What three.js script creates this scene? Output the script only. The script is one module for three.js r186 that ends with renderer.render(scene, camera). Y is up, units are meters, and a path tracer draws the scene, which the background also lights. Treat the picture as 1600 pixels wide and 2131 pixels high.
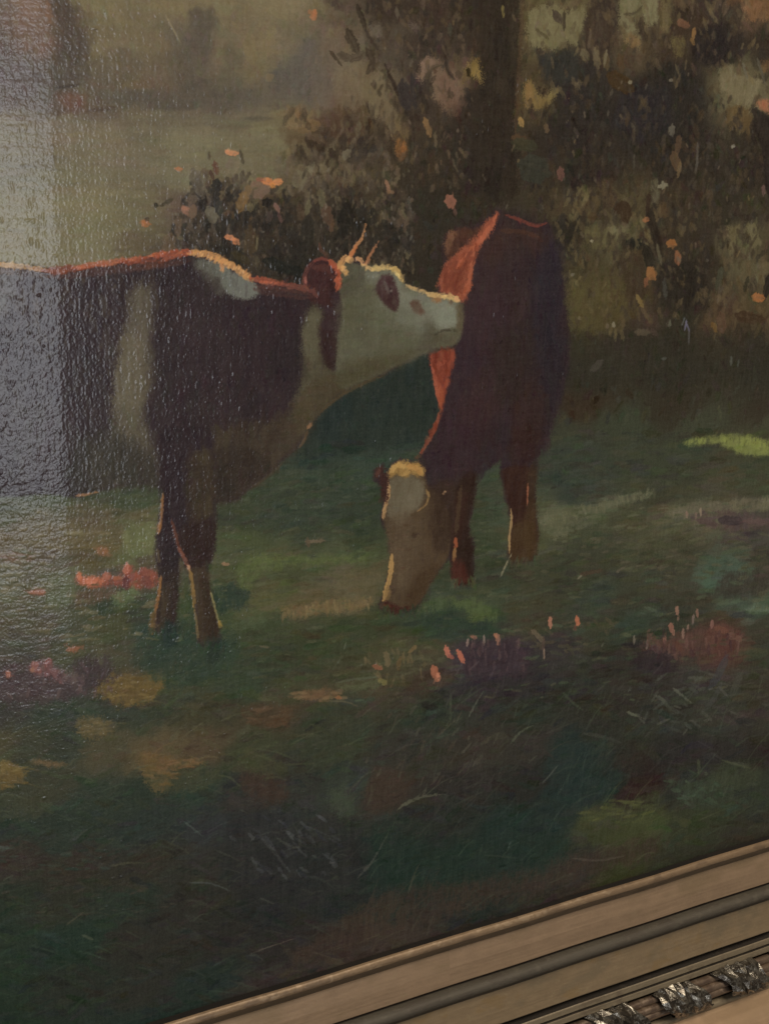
import * as THREE from 'three';
import { RectAreaLightUniformsLib } from 'three/addons/lights/RectAreaLightUniformsLib.js';
RectAreaLightUniformsLib.init();

// ---------------------------------------------------------------- camera, lights, exposure
// Wall and picture stand upright in the plane z = 0. The phone is held 0.595 m in front of it, turned right and tipped down.
const EYE = new THREE.Vector3(0, 1.5, 0.595), FOCAL = 2886;           // focal length in photograph pixels (1600 x 2131)
const RIGHT = new THREE.Vector3(0.87824974, 0.03988245, 0.47653624), UPW = new THREE.Vector3(0.11982695, 0.94636964, -0.30004334), FWD = new THREE.Vector3(0.46294589, -0.32061487, -0.8263699);
const scene = new THREE.Scene();
const camera = new THREE.PerspectiveCamera(2 * Math.atan(1065.5 / FOCAL) * 180 / Math.PI, 0.75, 0.01, 30);
camera.position.copy(EYE);
camera.quaternion.setFromRotationMatrix(new THREE.Matrix4().makeBasis(RIGHT, UPW, FWD.clone().negate()));
const renderer = new THREE.WebGLRenderer({ antialias: true });
renderer.toneMapping = THREE.LinearToneMapping;
renderer.toneMappingExposure = 1;
renderer.shadowMap.enabled = true;
scene.background = new THREE.Color().setRGB(0.075, 0.066, 0.056);      // the dim room around

const WINDOW = { x: 0.46, y: 0.93, z: 2.4, w: 0.36, h: 1.08, L: 4.3, c: [0.93, 0.97, 1.04] };
const LAMP = { x: 0.8, y: 3.9, z: 1.9, w: 1.2, h: 1.2, L: 15.5, c: [1.0, 0.88, 0.72] };
function areaLight(name, d, target) {
  const l = new THREE.RectAreaLight(new THREE.Color().setRGB(...d.c), d.L, d.w, d.h);
  l.name = name; l.position.set(d.x, d.y, d.z); l.lookAt(target); l.castShadow = true; scene.add(l);
  return l;
}
const windowLight = areaLight('window_daylight', WINDOW, new THREE.Vector3(WINDOW.x, WINDOW.y, 0));
const lampLight = areaLight('lamp_light', LAMP, new THREE.Vector3(0.42, 1.2, 0));

// ---------------------------------------------------------------- helpers
let seed = 7;
const rnd = () => { seed = (seed + 0x6D2B79F5) | 0; let t = Math.imul(seed ^ (seed >>> 15), 1 | seed); t = (t + Math.imul(t ^ (t >>> 7), 61 | t)) ^ t; return ((t ^ (t >>> 14)) >>> 0) / 4294967296; };
const rr = (a, b) => a + (b - a) * rnd();
const clamp = (x, a, b) => (x < a ? a : x > b ? b : x), mix = (a, b, t) => a + (b - a) * t;
const smooth = (a, b, x) => { const t = clamp((x - a) / (b - a), 0, 1); return t * t * (3 - 2 * t); };
function hash(x, y) { let h = Math.imul(x, 374761393) ^ Math.imul(y, 668265263); h = Math.imul(h ^ (h >>> 13), 1274126177); return ((h ^ (h >>> 16)) >>> 0) / 4294967296; }
function noise(x, y) {
  const xi = Math.floor(x), yi = Math.floor(y), fx = x - xi, fy = y - yi, u = fx * fx * (3 - 2 * fx), v = fy * fy * (3 - 2 * fy);
  return mix(mix(hash(xi, yi), hash(xi + 1, yi), u), mix(hash(xi, yi + 1), hash(xi + 1, yi + 1), u), v);
}
const fbm = (x, y) => 0.5 * noise(x, y) + 0.3 * noise(x * 2.1 + 17, y * 2.1 + 5) + 0.2 * noise(x * 4.3 + 3, y * 4.3 + 29);
const taken = {};
const numbered = (n) => { const k = (taken[n] = (taken[n] ?? -1) + 1); return k ? `${n}_${String(k).padStart(3, '0')}` : n; };
function mesh(name, geometry, material, parent) {
  const m = new THREE.Mesh(geometry, material); m.name = parent === scene ? numbered(name) : name;
  m.castShadow = m.receiveShadow = true; parent.add(m); return m;
}
const lin = (c) => { c /= 255; return c <= 0.04045 ? c / 12.92 : ((c + 0.055) / 1.055) ** 2.4; };
const srgb = (c) => 255 * (c <= 0.0031308 ? c * 12.92 : 1.055 * Math.max(c, 0) ** (1 / 2.4) - 0.055);

// ---------------------------------------------------------------- the painted surface
// The canvas lies in millimetres: u to the right of the eye, v below it. Points of the composition were measured on the photograph
// and are turned into canvas millimetres once, here; everything is painted on the flat canvas.
const D = 595, U0 = -60, V0 = -160, CW = 900, CH = 675, W = 2048, H = 1536, S = W / CW;
function onCanvas(x, y) {
  const a = (x - 800) / FOCAL, b = (1065 - y) / FOCAL;
  const dx = FWD.x + a * RIGHT.x + b * UPW.x, dy = FWD.y + a * RIGHT.y + b * UPW.y, dz = FWD.z + a * RIGHT.z + b * UPW.z;
  return [-dx / dz * D, dy / dz * D];
}
const T = (x, y) => { const [u, v] = onCanvas(x, y); return [(u - U0) * S, (v - V0) * S]; };
const TS = (x, y) => { const a = T(x, y), b = T(x + 7, y), c = T(x, y + 7); return (Math.hypot(b[0] - a[0], b[1] - a[1]) + Math.hypot(c[0] - a[0], c[1] - a[1])) / 14; };
const col = new Float32Array(W * H * 3), hgt = new Float32Array(W * H), region = new Uint8Array(W * H);

function catmull(p, closed, n = 6) {
  const o = [], N = p.length, at = (i) => (closed ? p[(i + N) % N] : p[clamp(i, 0, N - 1)]);
  for (let i = 0; i < (closed ? N : N - 1); i++) {
    const a = at(i - 1), b = at(i), c = at(i + 1), d = at(i + 2);
    for (let k = 0; k < n; k++) {
      const t = k / n, t2 = t * t, t3 = t2 * t;
      o.push([0, 1].map((j) => 0.5 * (2 * b[j] + (c[j] - a[j]) * t + (2 * a[j] - 5 * b[j] + 4 * c[j] - d[j]) * t2 + (3 * b[j] - a[j] - 3 * c[j] + d[j]) * t3)));
    }
  }
  if (!closed) o.push(p[N - 1]);
  return o;
}
function maskOf(pts, sharp) {
  const q = sharp ? pts.map(([x, y]) => T(x, y)) : catmull(pts.map(([x, y]) => T(x, y)), true, 5), pad = 26;
  let x0 = 1e9, y0 = 1e9, x1 = -1e9, y1 = -1e9;
  for (const [x, y] of q) { x0 = Math.min(x0, x); x1 = Math.max(x1, x); y0 = Math.min(y0, y); y1 = Math.max(y1, y); }
  x0 = Math.max(0, Math.floor(x0) - pad); y0 = Math.max(0, Math.floor(y0) - pad); x1 = Math.min(W - 1, Math.ceil(x1) + pad); y1 = Math.min(H - 1, Math.ceil(y1) + pad);
  const w = x1 - x0 + 1, h = y1 - y0 + 1; if (w < 1 || h < 1) return null;
  const m = new Float32Array(w * h);
  for (let y = 0; y < h; y++) for (const off of [0.25, 0.75]) {
    const Y = y + y0 + off, xs = [];
    for (let i = 0, j = q.length - 1; i < q.length; j = i++) if ((q[i][1] > Y) !== (q[j][1] > Y)) xs.push(q[i][0] + (Y - q[i][1]) / (q[j][1] - q[i][1]) * (q[j][0] - q[i][0]));
    xs.sort((a, b) => a - b);
    for (let k = 0; k + 1 < xs.length; k += 2) for (let x = Math.max(0, Math.round(xs[k] - x0)); x < Math.min(w, Math.round(xs[k + 1] - x0)); x++) m[y * w + x] += 0.5;
  }
  return { m, x0, y0, w, h };
}
function blur(m, w, h, r) {
  if (r < 1) return m;
  const t = new Float32Array(m.length);
  for (let pass = 0; pass < 2; pass++) {
    for (let y = 0; y < h; y++) { let s = 0; for (let x = -r; x < w + r; x++) { if (x + r < w) s += m[y * w + Math.max(0, x + r)] * (x + r >= 0 ? 1 : 0); if (x - r - 1 >= 0) s -= m[y * w + x - r - 1]; if (x >= 0 && x < w) t[y * w + x] = s / (2 * r + 1); } }
    for (let x = 0; x < w; x++) { let s = 0; for (let y = -r; y < h + r; y++) { if (y + r < h && y + r >= 0) s += t[(y + r) * w + x]; if (y - r - 1 >= 0) s -= t[(y - r - 1) * w + x]; if (y >= 0 && y < h) m[y * w + x] = s / (2 * r + 1); } }
  }
  return m;
}
// a filled patch of paint: f feather and n raggedness of its edge in photograph pixels, c2 a second tone mixed in by patches
function patch(pts, c, { f = 3, n = 3, op = 1, c2, id, sharp, h = 0, vary = 6, dry = 0.25 } = {}) {
  const M = maskOf(pts, sharp); if (!M) return;
  const sc = TS(pts[0][0], pts[0][1]), { m, x0, y0, w, h: hh } = M, amp = n * sc * 3.4, sd = rr(0, 999);
  if (id !== undefined) for (let y = 0; y < hh; y++) for (let x = 0; x < w; x++) if (m[y * w + x] >= 0.5) region[(y + y0) * W + x + x0] = id;
  blur(m, w, hh, Math.round(f * sc * 0.6));
  for (let y = 0; y < hh; y++) for (let x = 0; x < w; x++) {
    const X = x + x0, Y = y + y0;
    const sx = clamp(Math.round(x + amp * (fbm(X * 0.13 + sd, Y * 0.08) - 0.5) + n * (hash(X, Y) - 0.5)), 0, w - 1), sy = clamp(Math.round(y + amp * (fbm(X * 0.13, Y * 0.08 + sd) - 0.5) + n * (hash(Y, X) - 0.5)), 0, hh - 1);
    const a = m[sy * w + sx] * op * (1 - dry * smooth(0.5, 0.75, fbm(X * 0.3 + sd, Y * 0.12))); if (a < 0.004) continue;
    const i = (Y * W + X) * 3, k = c2 ? smooth(0.35, 0.65, fbm(X * 0.03 + sd, Y * 0.02)) : 0, j = (fbm(X * 0.16 + sd, Y * 0.05) - 0.5) * 2 * vary;
    for (let q = 0; q < 3; q++) col[i + q] = mix(col[i + q], mix(c[q], c2 ? c2[q] : 0, k) + j, a);
    hgt[Y * W + X] += h * a;
  }
}
function blob(x, y, rx, ry, c, op = 0.8, rot = 0) {
  const [X0, Y0] = T(x, y), s = TS(x, y), R = Math.max(rx, ry) * s * 1.6, ca = Math.cos(rot), sa = Math.sin(rot), sd = rr(0, 999);
  for (let Y = Math.max(0, Math.floor(Y0 - R)); Y < Math.min(H, Y0 + R); Y++) for (let X = Math.max(0, Math.floor(X0 - R)); X < Math.min(W, X0 + R); X++) {
    const dx = (X - X0) / s, dy = (Y - Y0) / s, a0 = (dx * ca + dy * sa) / rx, b0 = (-dx * sa + dy * ca) / ry;
    const d = Math.sqrt(a0 * a0 + b0 * b0) + (fbm(X * 0.12 + sd, Y * 0.12) - 0.5) * 0.8, a = op * (1 - smooth(0.55, 1.3, d)); if (a < 0.004) continue;
    const i = (Y * W + X) * 3; for (let q = 0; q < 3; q++) col[i + q] = mix(col[i + q], c[q], a);
  }
}
// one brush stroke: w width in photograph pixels, tapered to w2, bristle marks b, thickness of paint h
function strokeT(q, hw0, hw1, c, { op = 0.9, b = 0.5, h = 0.35, jit = 6, taper = 0.25 } = {}) {
  let x0 = 1e9, y0 = 1e9, x1 = -1e9, y1 = -1e9, len = 0; const acc = [0], hm = Math.max(hw0, hw1) + 1;
  q.forEach(([x, y], i) => { x0 = Math.min(x0, x); x1 = Math.max(x1, x); y0 = Math.min(y0, y); y1 = Math.max(y1, y); if (i) { len += Math.hypot(x - q[i - 1][0], y - q[i - 1][1]); acc.push(len); } });
  if (len < 0.01) return;
  const sd = rr(0, 999), jr = rr(-jit, jit);
  for (let Y = Math.max(0, Math.floor(y0 - hm)); Y <= Math.min(H - 1, y1 + hm); Y++) for (let X = Math.max(0, Math.floor(x0 - hm)); X <= Math.min(W - 1, x1 + hm); X++) {
    let best = 1e9, bt = 0, bs = 0;
    for (let i = 1; i < q.length; i++) {
      const ax = q[i - 1][0], ay = q[i - 1][1], ex = q[i][0] - ax, ey = q[i][1] - ay, L = ex * ex + ey * ey + 1e-9, t = clamp(((X - ax) * ex + (Y - ay) * ey) / L, 0, 1);
      const dx = X - ax - ex * t, dy = Y - ay - ey * t, d = dx * dx + dy * dy;
      if (d < best) { best = d; bt = (acc[i - 1] + t * Math.sqrt(L)) / len; bs = ex * dy - ey * dx < 0 ? -1 : 1; }
    }
    const d = Math.sqrt(best) + (noise(X * 0.45 + sd, Y * 0.45) - 0.42) * Math.min(2.6, hw0 * 0.75), hw = mix(hw0, hw1, bt) * (taper ? Math.min(1, 0.35 + bt / taper, 0.35 + (1 - bt) / taper) : 1);
    if (d > hw + 0.7) continue;
    const s = bs * d / Math.max(hw, 0.4), br = noise(s * 3.2 + sd, bt * len / 26 + sd * 3);
    let a = op * clamp(hw + 0.6 - d, 0, 1) * (1 - b * smooth(0.35, 0.85, br) * (0.25 + 0.75 * smooth(0.2, 1, bt)));
    if (hw < 0.8) a *= hw / 0.8 * 0.9 + 0.1;
    if (a < 0.01) continue;
    const i = Y * W + X, j = jr + (br - 0.5) * jit * 1.6;
    for (let k = 0; k < 3; k++) col[i * 3 + k] = mix(col[i * 3 + k], c[k] + j, a);
    hgt[i] = mix(hgt[i], hgt[i] * 0.55 + h * (0.55 + 0.6 * (1 - br)) + h * 0.2 * smooth(0.6, 0.95, Math.abs(s)), a * 0.8);
  }
}
function stroke(pts, w, c, o = {}) {
  const s = TS(pts[0][0], pts[0][1]) / 2, q = pts.map(([x, y]) => T(x, y));
  strokeT(q.length > 2 ? catmull(q, false, 4) : q, w * s, (o.w2 ?? w) * s, c, o);
}
const dab = (x, y, l, w, ang, c, o) => { const a = ang * Math.PI / 180, dx = Math.cos(a) * l / 2, dy = Math.sin(a) * l / 2; stroke([[x - dx, y - dy], [x + dx, y + dy]], w, c, { b: 0.35, h: 0.9, ...o }); };
const inside = (pts, x, y) => { let r = false; for (let i = 0, j = pts.length - 1; i < pts.length; j = i++) if ((pts[i][1] > y) !== (pts[j][1] > y) && x < pts[i][0] + (y - pts[i][1]) / (pts[j][1] - pts[i][1]) * (pts[j][0] - pts[i][0])) r = !r; return r; };
// many dabs inside an outline, tones from a list
function scumble(pts, count, tones, [l0, l1], [w0, w1], [a0, a1], o = {}) {
  const xs = pts.map((p) => p[0]), ys = pts.map((p) => p[1]), x0 = Math.min(...xs), x1 = Math.max(...xs), y0 = Math.min(...ys), y1 = Math.max(...ys), sd = rr(0, 999);
  const order = [...tones].sort((a, b) => a[0] + a[1] - b[0] - b[1]);                 // dark and light gather in clumps
  for (let k = 0, tries = 0; k < count && tries < count * 20; tries++) {
    const x = rr(x0, x1), y = rr(y0, y1); if (!inside(pts, x, y)) continue;
    const t = clamp((fbm(x * 0.02 + sd, y * 0.02) - 0.5) * 2.6 + 0.5 + rr(-0.25, 0.25), 0, 0.999), big = 0.6 + 0.9 * noise(x * 0.012, y * 0.012 + sd);
    k++; dab(x, y, rr(l0, l1) * big, rr(w0, w1) * big, rr(a0, a1), order[Math.floor(t * order.length)], { op: 0.7, h: 0.4, ...o });
  }
}
const hex = (s) => [0, 2, 4].map((i) => parseInt(s.slice(i, i + 2), 16));

// --- ground tones of the landscape: rows of x:tone at a height y
const GROUND = `
-250 -900:706350 -300:6c5f4c 0:6a5d4b 300:74664e 600:78694f 800:5c4e40 1000:4a3f34 1200:6a5c42 1500:4c4136 1900:44392f 2300:40362d
-100 -900:6c604e -300:665a4a 0:665848 200:72644c 400:726349 600:74654e 750:4f4336 900:3c3128 1000:352b22 1150:554935 1300:61563f 1450:3f342a 1600:5c4735 1900:3a3028 2300:362d26
0 -900:6b5f4c -300:62564a 0:605248 60:74594a 125:4e4138 200:706349 400:71634a 600:74654d 700:4f4236 800:3a2f26 900:3c2f27 1000:352b22 1100:52472f 1200:564a33 1300:5c533a 1400:503f2e 1500:3a3028 1600:664d38
100 -300:605448 0:5c4d46 80:5e4b42 130:4a3e36 200:6f6249 290:6a5c47 400:5b5044 450:6a5c46 550:72624a 600:6a5d4a 650:5e5448 700:685643 800:4b4035 900:3c3129 1000:362c23 1100:50442f 1200:40362a 1300:4a3d2d 1400:3d3125 1500:2f2722 1600:362c23
160 0:584b44 100:52473f 200:5c5042 300:64573f 330:6a5846 400:544a41 470:5a5042 540:695c44 600:57504a 660:5a514a 690:6a5947 740:66563f 800:5a4c3c 860:382f2b 930:675141 1000:3c3023 1100:463a29 1200:302a25 1400:2d2721 1530:564c37
210 -300:5c5146 0:574a44 100:54473f 160:5c473c 220:5b4f43 300:544b40 400:554b41 500:564d42 600:595047 680:665445 720:5a4635 780:574833 860:3c3129 1000:332a22 1100:4a3d29 1200:2f2924 1400:2d2721 1550:5e543d
238 0:6c604e 150:6e6150 300:665b48 400:665b4a 500:665b4a 570:6c6149 620:71593d 680:553f31 740:503f2d
280 -900:6a604d -300:686048 0:6a6150 200:6f634f 400:706751 560:72684f 610:584834 700:3f3226 800:3c3125 1000:332a22 1200:2f2822 1400:2c2620 1600:30281f
350 -300:69604c 0:696150 200:6b604c 400:6c634d 500:6a604b 560:665b46 620:564a37 660:3f3427 750:463b2c 900:362d23 1000:302821 1200:302821 1400:2f2821 1600:2f2720
430 -300:6c624b 0:6f664c 200:6f654a 300:655c45 370:5b4a3f 420:4a4038 500:503f30 600:413628 700:3d3327 900:312b22 1100:3a3225 1200:443828 1300:4a3f2b 1400:3a3024 1500:342d23 1600:3c3428
500 -300:6e644c 0:72684f 200:6d644a 300:5e513d 400:3d342d 500:3b322a 600:342c22 800:322b22 1000:302822 1180:38301f 1230:463e2c 1300:544c36 1380:3a3024 1450:362d24 1530:544b36 1600:483e2c
560 0:70664c 200:6d6248 300:5c4e3a 400:3c332a 600:302a21 800:312a21 1000:302822 1200:423925 1300:463c28 1400:322a22 1470:342c22 1550:544b36 1600:4c4230
620 700:2f2b22 900:302a22 1190:4a4028 1260:4e4429 1330:483a26 1400:342d22 1450:302820 1500:443a2b 1580:4a3d29
660 1190:4a412a 1280:483d27 1350:40332a 1420:322d22 1500:463727 1600:413423
700 -300:3a352d 600:2b2a25 900:2a2b26 1200:393222 1300:362d23 1400:322c21 1600:342c22
780 600:262b27 760:272d2a 880:272d29 1200:322d23 1400:322d23 1600:322e24
850 600:262e2a 760:272f2c 880:272f2b 1000:2a2c25 1200:382d21 1400:352e23 1600:362f24
890 600:28302b 800:2b342e 1000:30362c 1150:3a3a2d 1300:3a3c2e 1450:3c3c2e 1600:3e3c2d
950 -300:363a2e 500:3a3e30 640:343d34 800:363f35 1000:3a4033 1200:383c32 1400:3a3c2e 1600:3e3e2d
1020 -300:40452f 0:40432f 100:444731 200:424632 300:3e4431 500:3c402f 600:3a4031 720:373e32 1000:3e4132 1200:363a32 1400:3c3b2d 1600:40402f
1080 -300:4c4b36 0:4d4b37 90:544c36 200:54493 280:554f37 500:3a3e2f 620:373d30 760:343a2e 1000:3c4030 1090:4a4a38 1150:54533f 1220:4c4d3a 1300:444231 1400:54503d 1470:5a5140 1540:484038 1600:443d34
1120 -300:544c3a 0:564a38 100:544a38 200:50472f 290:5c5b3e 500:454a30 640:3b4030 760:3a402e 1000:3b402e 1100:464630 1200:404130 1400:454231 1600:45403a
1155 0:54493b 100:54483a 200:50462f 260:565638 480:484b34 580:4a4d35 680:494c36 770:454932 1000:3a3e2c 1200:3a3a2d 1400:42402f 1600:403d30
1200 -300:544f3e 0:575443 100:554f3c 150:5a5641 220:554740 300:524437 500:484831 600:44462f 700:57503c 780:504a34 1000:383a2b 1200:3c3b2d 1400:403d30 1490:485446 1540:485446 1600:463f33
1250 0:565240 100:4f4d3a 200:40442f 260:3a4030 400:3e452f 560:525033 640:574d36 720:554b36 880:394030 1000:404532 1100:403e2e 1250:3a3f33 1300:3a392c 1450:3d382d 1520:424a3c 1600:44503f
1300 0:4f4836 70:4e463a 150:474838 230:45452f 330:343f34 430:404730 560:3d432e 700:3a3f2b 800:3a3e2a 900:35402f 1000:343e30 1100:403c2e 1250:3a3a2c 1300:343c31 1400:36362b 1500:49372e 1600:3b392d
1360 0:4a453a 60:46443a 150:474634 250:484435 330:303c33 450:3a4230 600:393c2a 700:3b3e2b 800:484430 900:474230 960:40353a 1050:3c3036 1150:383331 1300:342f28 1420:40342f 1500:50392f 1600:3a382d
1420 0:433a38 80:4b3d3c 170:43393a 230:4c4236 300:584830 370:40412f 500:384030 620:42412f 700:443e2d 800:443d2d 900:40342a 980:342f30 1080:312c2c 1200:32322a 1350:34302a 1450:383430 1600:393329
1480 -300:3a3733 0:3b3733 100:373d32 200:363c33 300:363a2d 450:3e3b2b 560:43392b 700:38392c 900:30352a 1100:2f3128 1250:2f2d25 1400:34332b 1500:3a382f 1600:38342b
1560 -300:46402f 0:484230 60:3d3d30 150:373a30 220:4b4534 320:564934 420:4f4131 520:3c3d2c 700:373a2c 850:36332c 1000:38322b 1100:34302a 1180:2a322e 1300:302f27 1400:2d2a27 1500:302c28 1600:2d2722
1640 -300:3a3c2f 0:3a3c2f 100:3d3c2f 200:333a30 300:2f362d 420:2e3830 520:34312d 600:33322d 720:343830 800:393029 950:302c28 1100:2c2b26 1180:26302c 1260:28302a 1330:2f221e 1420:302f29 1500:34382b 1600:32352a
1720 -300:2d352f 0:2e362f 150:2f362e 300:2f3530 450:323333 580:36363 680:34342f 800:2d302a 920:2b2d27 1050:24302a 1150:28302b 1230:3a3c28 1330:42452a 1420:353726 1600:332f25
1800 -300:373029 0:39322c 150:363029 300:333028 420:32302b 560:2d2c2b 700:292a27 820:24302a 960:263028 1080:242f29 1180:30302a 1300:34361f 1400:302f24 1500:302c24 1600:2d2c22
1880 -300:2c342a 0:2d342a 120:313128 250:2d342c 400:302e28 560:2a2a28 720:272a27 850:242d28 1000:262c27 1120:322c26 1200:3c3028 1300:352c25 1400:2f2d25
1960 -300:2a342a 0:2b342a 150:28342b 280:302e28 450:2e2c27 600:2e2a27 700:362c29 820:3d332d 950:3a2f29 1050:382e28
2050 -300:273328 0:283328 150:2c2f28 300:2f2e28 420:28302a 560:38302d 700:3c312c
2140 -300:263026 0:263126 150:293028 300:25302a 450:2e2c28`.trim().split('\n').flatMap((row) => {
  const [y, ...rest] = row.trim().split(/\s+/);
  return rest.map((e) => { const [x, c] = e.split(':'); return [+x, +y, ...hex(c.padEnd(6, '6'))]; });
});
{ // inverse-distance blend of the ground tones on a coarse net, then spread over the canvas
  const step = 8, gw = W / step + 1, gh = H / step + 1, net = new Float32Array(gw * gh * 3), pt = GROUND.map((g) => [...T(g[0], g[1]), g[2], g[3], g[4]]);
  for (let j = 0; j < gh; j++) for (let i = 0; i < gw; i++) {
    let sw = 0, r = 0, g = 0, b = 0;
    for (const p of pt) { const dx = (p[0] - i * step) * 0.8, dy = (p[1] - j * step) * 1.35, w = 1 / (dx * dx + dy * dy + 30) ** 2.2; sw += w; r += w * p[2]; g += w * p[3]; b += w * p[4]; }
    net.set([r / sw, g / sw, b / sw], (j * gw + i) * 3);
  }
  for (let y = 0; y < H; y++) for (let x = 0; x < W; x++) {
    const X = clamp(x + (fbm(x * 0.03, y * 0.03) - 0.5) * 36, 0, W - 1), Y = clamp(y + (fbm(x * 0.03 + 50, y * 0.03) - 0.5) * 30, 0, H - 1);
    const gx = X / step, gy = Y / step, i = Math.floor(gx), j = Math.floor(gy), fx = gx - i, fy = gy - j;
    for (let q = 0; q < 3; q++) col[(y * W + x) * 3 + q] = mix(mix(net[(j * gw + i) * 3 + q], net[(j * gw + i + 1) * 3 + q], fx), mix(net[((j + 1) * gw + i) * 3 + q], net[((j + 1) * gw + i + 1) * 3 + q], fx), fy);
  }
}
const sample = (X, Y) => { const i = (clamp(Math.round(Y), 0, H - 1) * W + clamp(Math.round(X), 0, W - 1)) * 3; return [col[i], col[i + 1], col[i + 2]]; };
// the painter works over an outline with small strokes in the tones already there, keeping off strong edges
function work(pts, count, [l0, l1], [w0, w1], [a0, a1], { op = 0.6, jit = 7, hue = 4, edge = 60, h = 0.4, b = 0.5 } = {}) {
  const xs = pts.map((p) => p[0]), ys = pts.map((p) => p[1]), x0 = Math.min(...xs), x1 = Math.max(...xs), y0 = Math.min(...ys), y1 = Math.max(...ys);
  for (let k = 0, tries = 0; k < count && tries < count * 12; tries++) {
    const x = rr(x0, x1), y = rr(y0, y1); if (!inside(pts, x, y)) continue; k++;
    const a = rr(a0, a1) * Math.PI / 180, l = rr(l0, l1) / 2, s = TS(x, y), p = T(x - Math.cos(a) * l, y - Math.sin(a) * l), m = T(x, y), q = T(x + Math.cos(a) * l, y + Math.sin(a) * l);
    const c = sample(...m), e1 = sample(...p), e2 = sample(...q), diff = (u) => Math.abs(u[0] - c[0]) + Math.abs(u[1] - c[1]) + Math.abs(u[2] - c[2]);
    if (diff(e1) > edge || diff(e2) > edge) continue;
    const bend = rr(-0.2, 0.2) * l * s;
    strokeT([p, [m[0] + bend * Math.sin(a), m[1] + bend * Math.cos(a)], q], rr(w0, w1) * s / 2, rr(w0, w1) * s / 2, [c[0] + rr(-hue, hue), c[1] + rr(-hue, hue), c[2] + rr(-hue, hue)], { op, jit, h, b });
  }
}
const box = (x0, y0, x1, y1) => [[x0, y0], [x1, y0], [x1, y1], [x0, y1]];
const ID = { meadow: 0, lake: 1, trees: 2, cow: 3, grazer: 4 };

// ================= far shore, mist and lake
const FOLIAGE = [[640, -420], [2700, -420], [2700, 850], [1600, 862], [1400, 868], [1200, 872], [1120, 900], [620, 900], [560, 620], [330, 545], [345, 480], [370, 430], [420, 350], [450, 330], [500, 335], [560, 370], [590, 300], [590, 255], [640, 235], [690, 160], [660, 90], [650, 20]];
patch([[-1400, -420], [700, -420], [760, 300], [560, 620], [0, 545], [-1400, 560]], [0, 0, 0], { op: 0, id: ID.lake });
patch(FOLIAGE, [0, 0, 0], { op: 0, id: ID.trees });
work(box(-1000, -350, 760, 560), 3600, [22, 70], [8, 20], [-12, 12], { op: 0.5, jit: 3, hue: 3 });
work(box(-1000, -350, 760, 240), 1500, [12, 34], [6, 14], [60, 120], { op: 0.45, jit: 4, hue: 3 });
// trees in the mist
for (const [x, y, rx, ry, c, o] of [[420, 38, 34, 26, '51473f', 0.75], [425, 75, 26, 30, '544a41', 0.7], [405, 110, 40, 45, '564c43', 0.6], [483, 118, 24, 26, '574e40', 0.6], [640, 120, 30, 40, '58504b', 0.75], [615, 155, 40, 34, '595049', 0.7], [650, 185, 46, 40, '585049', 0.6], [560, 190, 60, 34, '5a5046', 0.6], [250, 135, 60, 40, '5a4e42', 0.6], [345, 150, 55, 40, '5b4f42', 0.55], [300, 205, 110, 22, '534a41', 0.7], [150, 120, 40, 60, '4d433c', 0.7], [135, 30, 22, 40, '483d36', 0.7], [70, 60, 45, 70, '70564a', 0.55], [30, 150, 60, 60, '54484a', 0.5], [150, 205, 34, 18, '66493d', 0.6], [460, 205, 90, 26, '554b42', 0.6], [-120, 120, 120, 90, '564a44', 0.6], [-400, 60, 160, 150, '4d433c', 0.6], [-300, 190, 300, 40, '554a42', 0.6]]) blob(x, y, rx, ry, hex(c), o);
work(box(-300, -60, 720, 236), 1500, [10, 26], [5, 12], [50, 130], { op: 0.5, jit: 5, hue: 4 });
for (const [x, y, l, w, a, c] of [[452, 145, 20, 9, 80, '6a5a4a'], [140, 178, 55, 5, -8, '3c322c'], [215, 225, 60, 8, -4, '4f3f36'], [360, 60, 70, 3, 62, '9a8a6c'], [100, 20, 40, 16, 80, '7a5a48'], [30, 245, 40, 4, 2, '5b4438'], [60, 345, 40, 5, 6, '4e4738'], [120, 352, 50, 4, 4, '4e4838'], [110, 318, 50, 7, 85, '4f463a'], [330, 250, 80, 12, 3, '5f5544'], [480, 260, 90, 10, 3, '5d5342'], [540, 245, 60, 10, 2, '595044'], [560, 160, 12, 20, 70, '6d5a42'], [520, 100, 60, 30, 80, '75654a']]) dab(x, y, l, w, a, hex(c), { op: 0.6 });
work(box(-1000, 235, 600, 470), 900, [30, 90], [6, 14], [-4, 6], { op: 0.4, jit: 3, hue: 2 });
for (let k = 0; k < 130; k++) dab(rr(-500, 560), rr(250, 520), rr(14, 46), rr(4, 9), rr(-10, 8), hex(['766a52', '655b46', '6e6550', '7a6f50', '5f5a48'][k % 5]), { op: 0.35, h: 0.4 });

// ================= foliage
const DARK = ['2e2822', '362d24', '3e3226', '322c28', '463829', '2f2a25', '3a3024', '332c22'].map(hex);
work(FOLIAGE, 5200, [10, 30], [6, 15], [40, 140], { op: 0.7, jit: 7, hue: 5, h: 0.5 });
scumble([[700, -300], [2600, -300], [2600, 560], [1180, 560], [760, 520], [640, 430], [700, 300], [760, 250], [780, 120]], 2600, DARK, [10, 34], [6, 14], [50, 130], { op: 0.5 });
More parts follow.
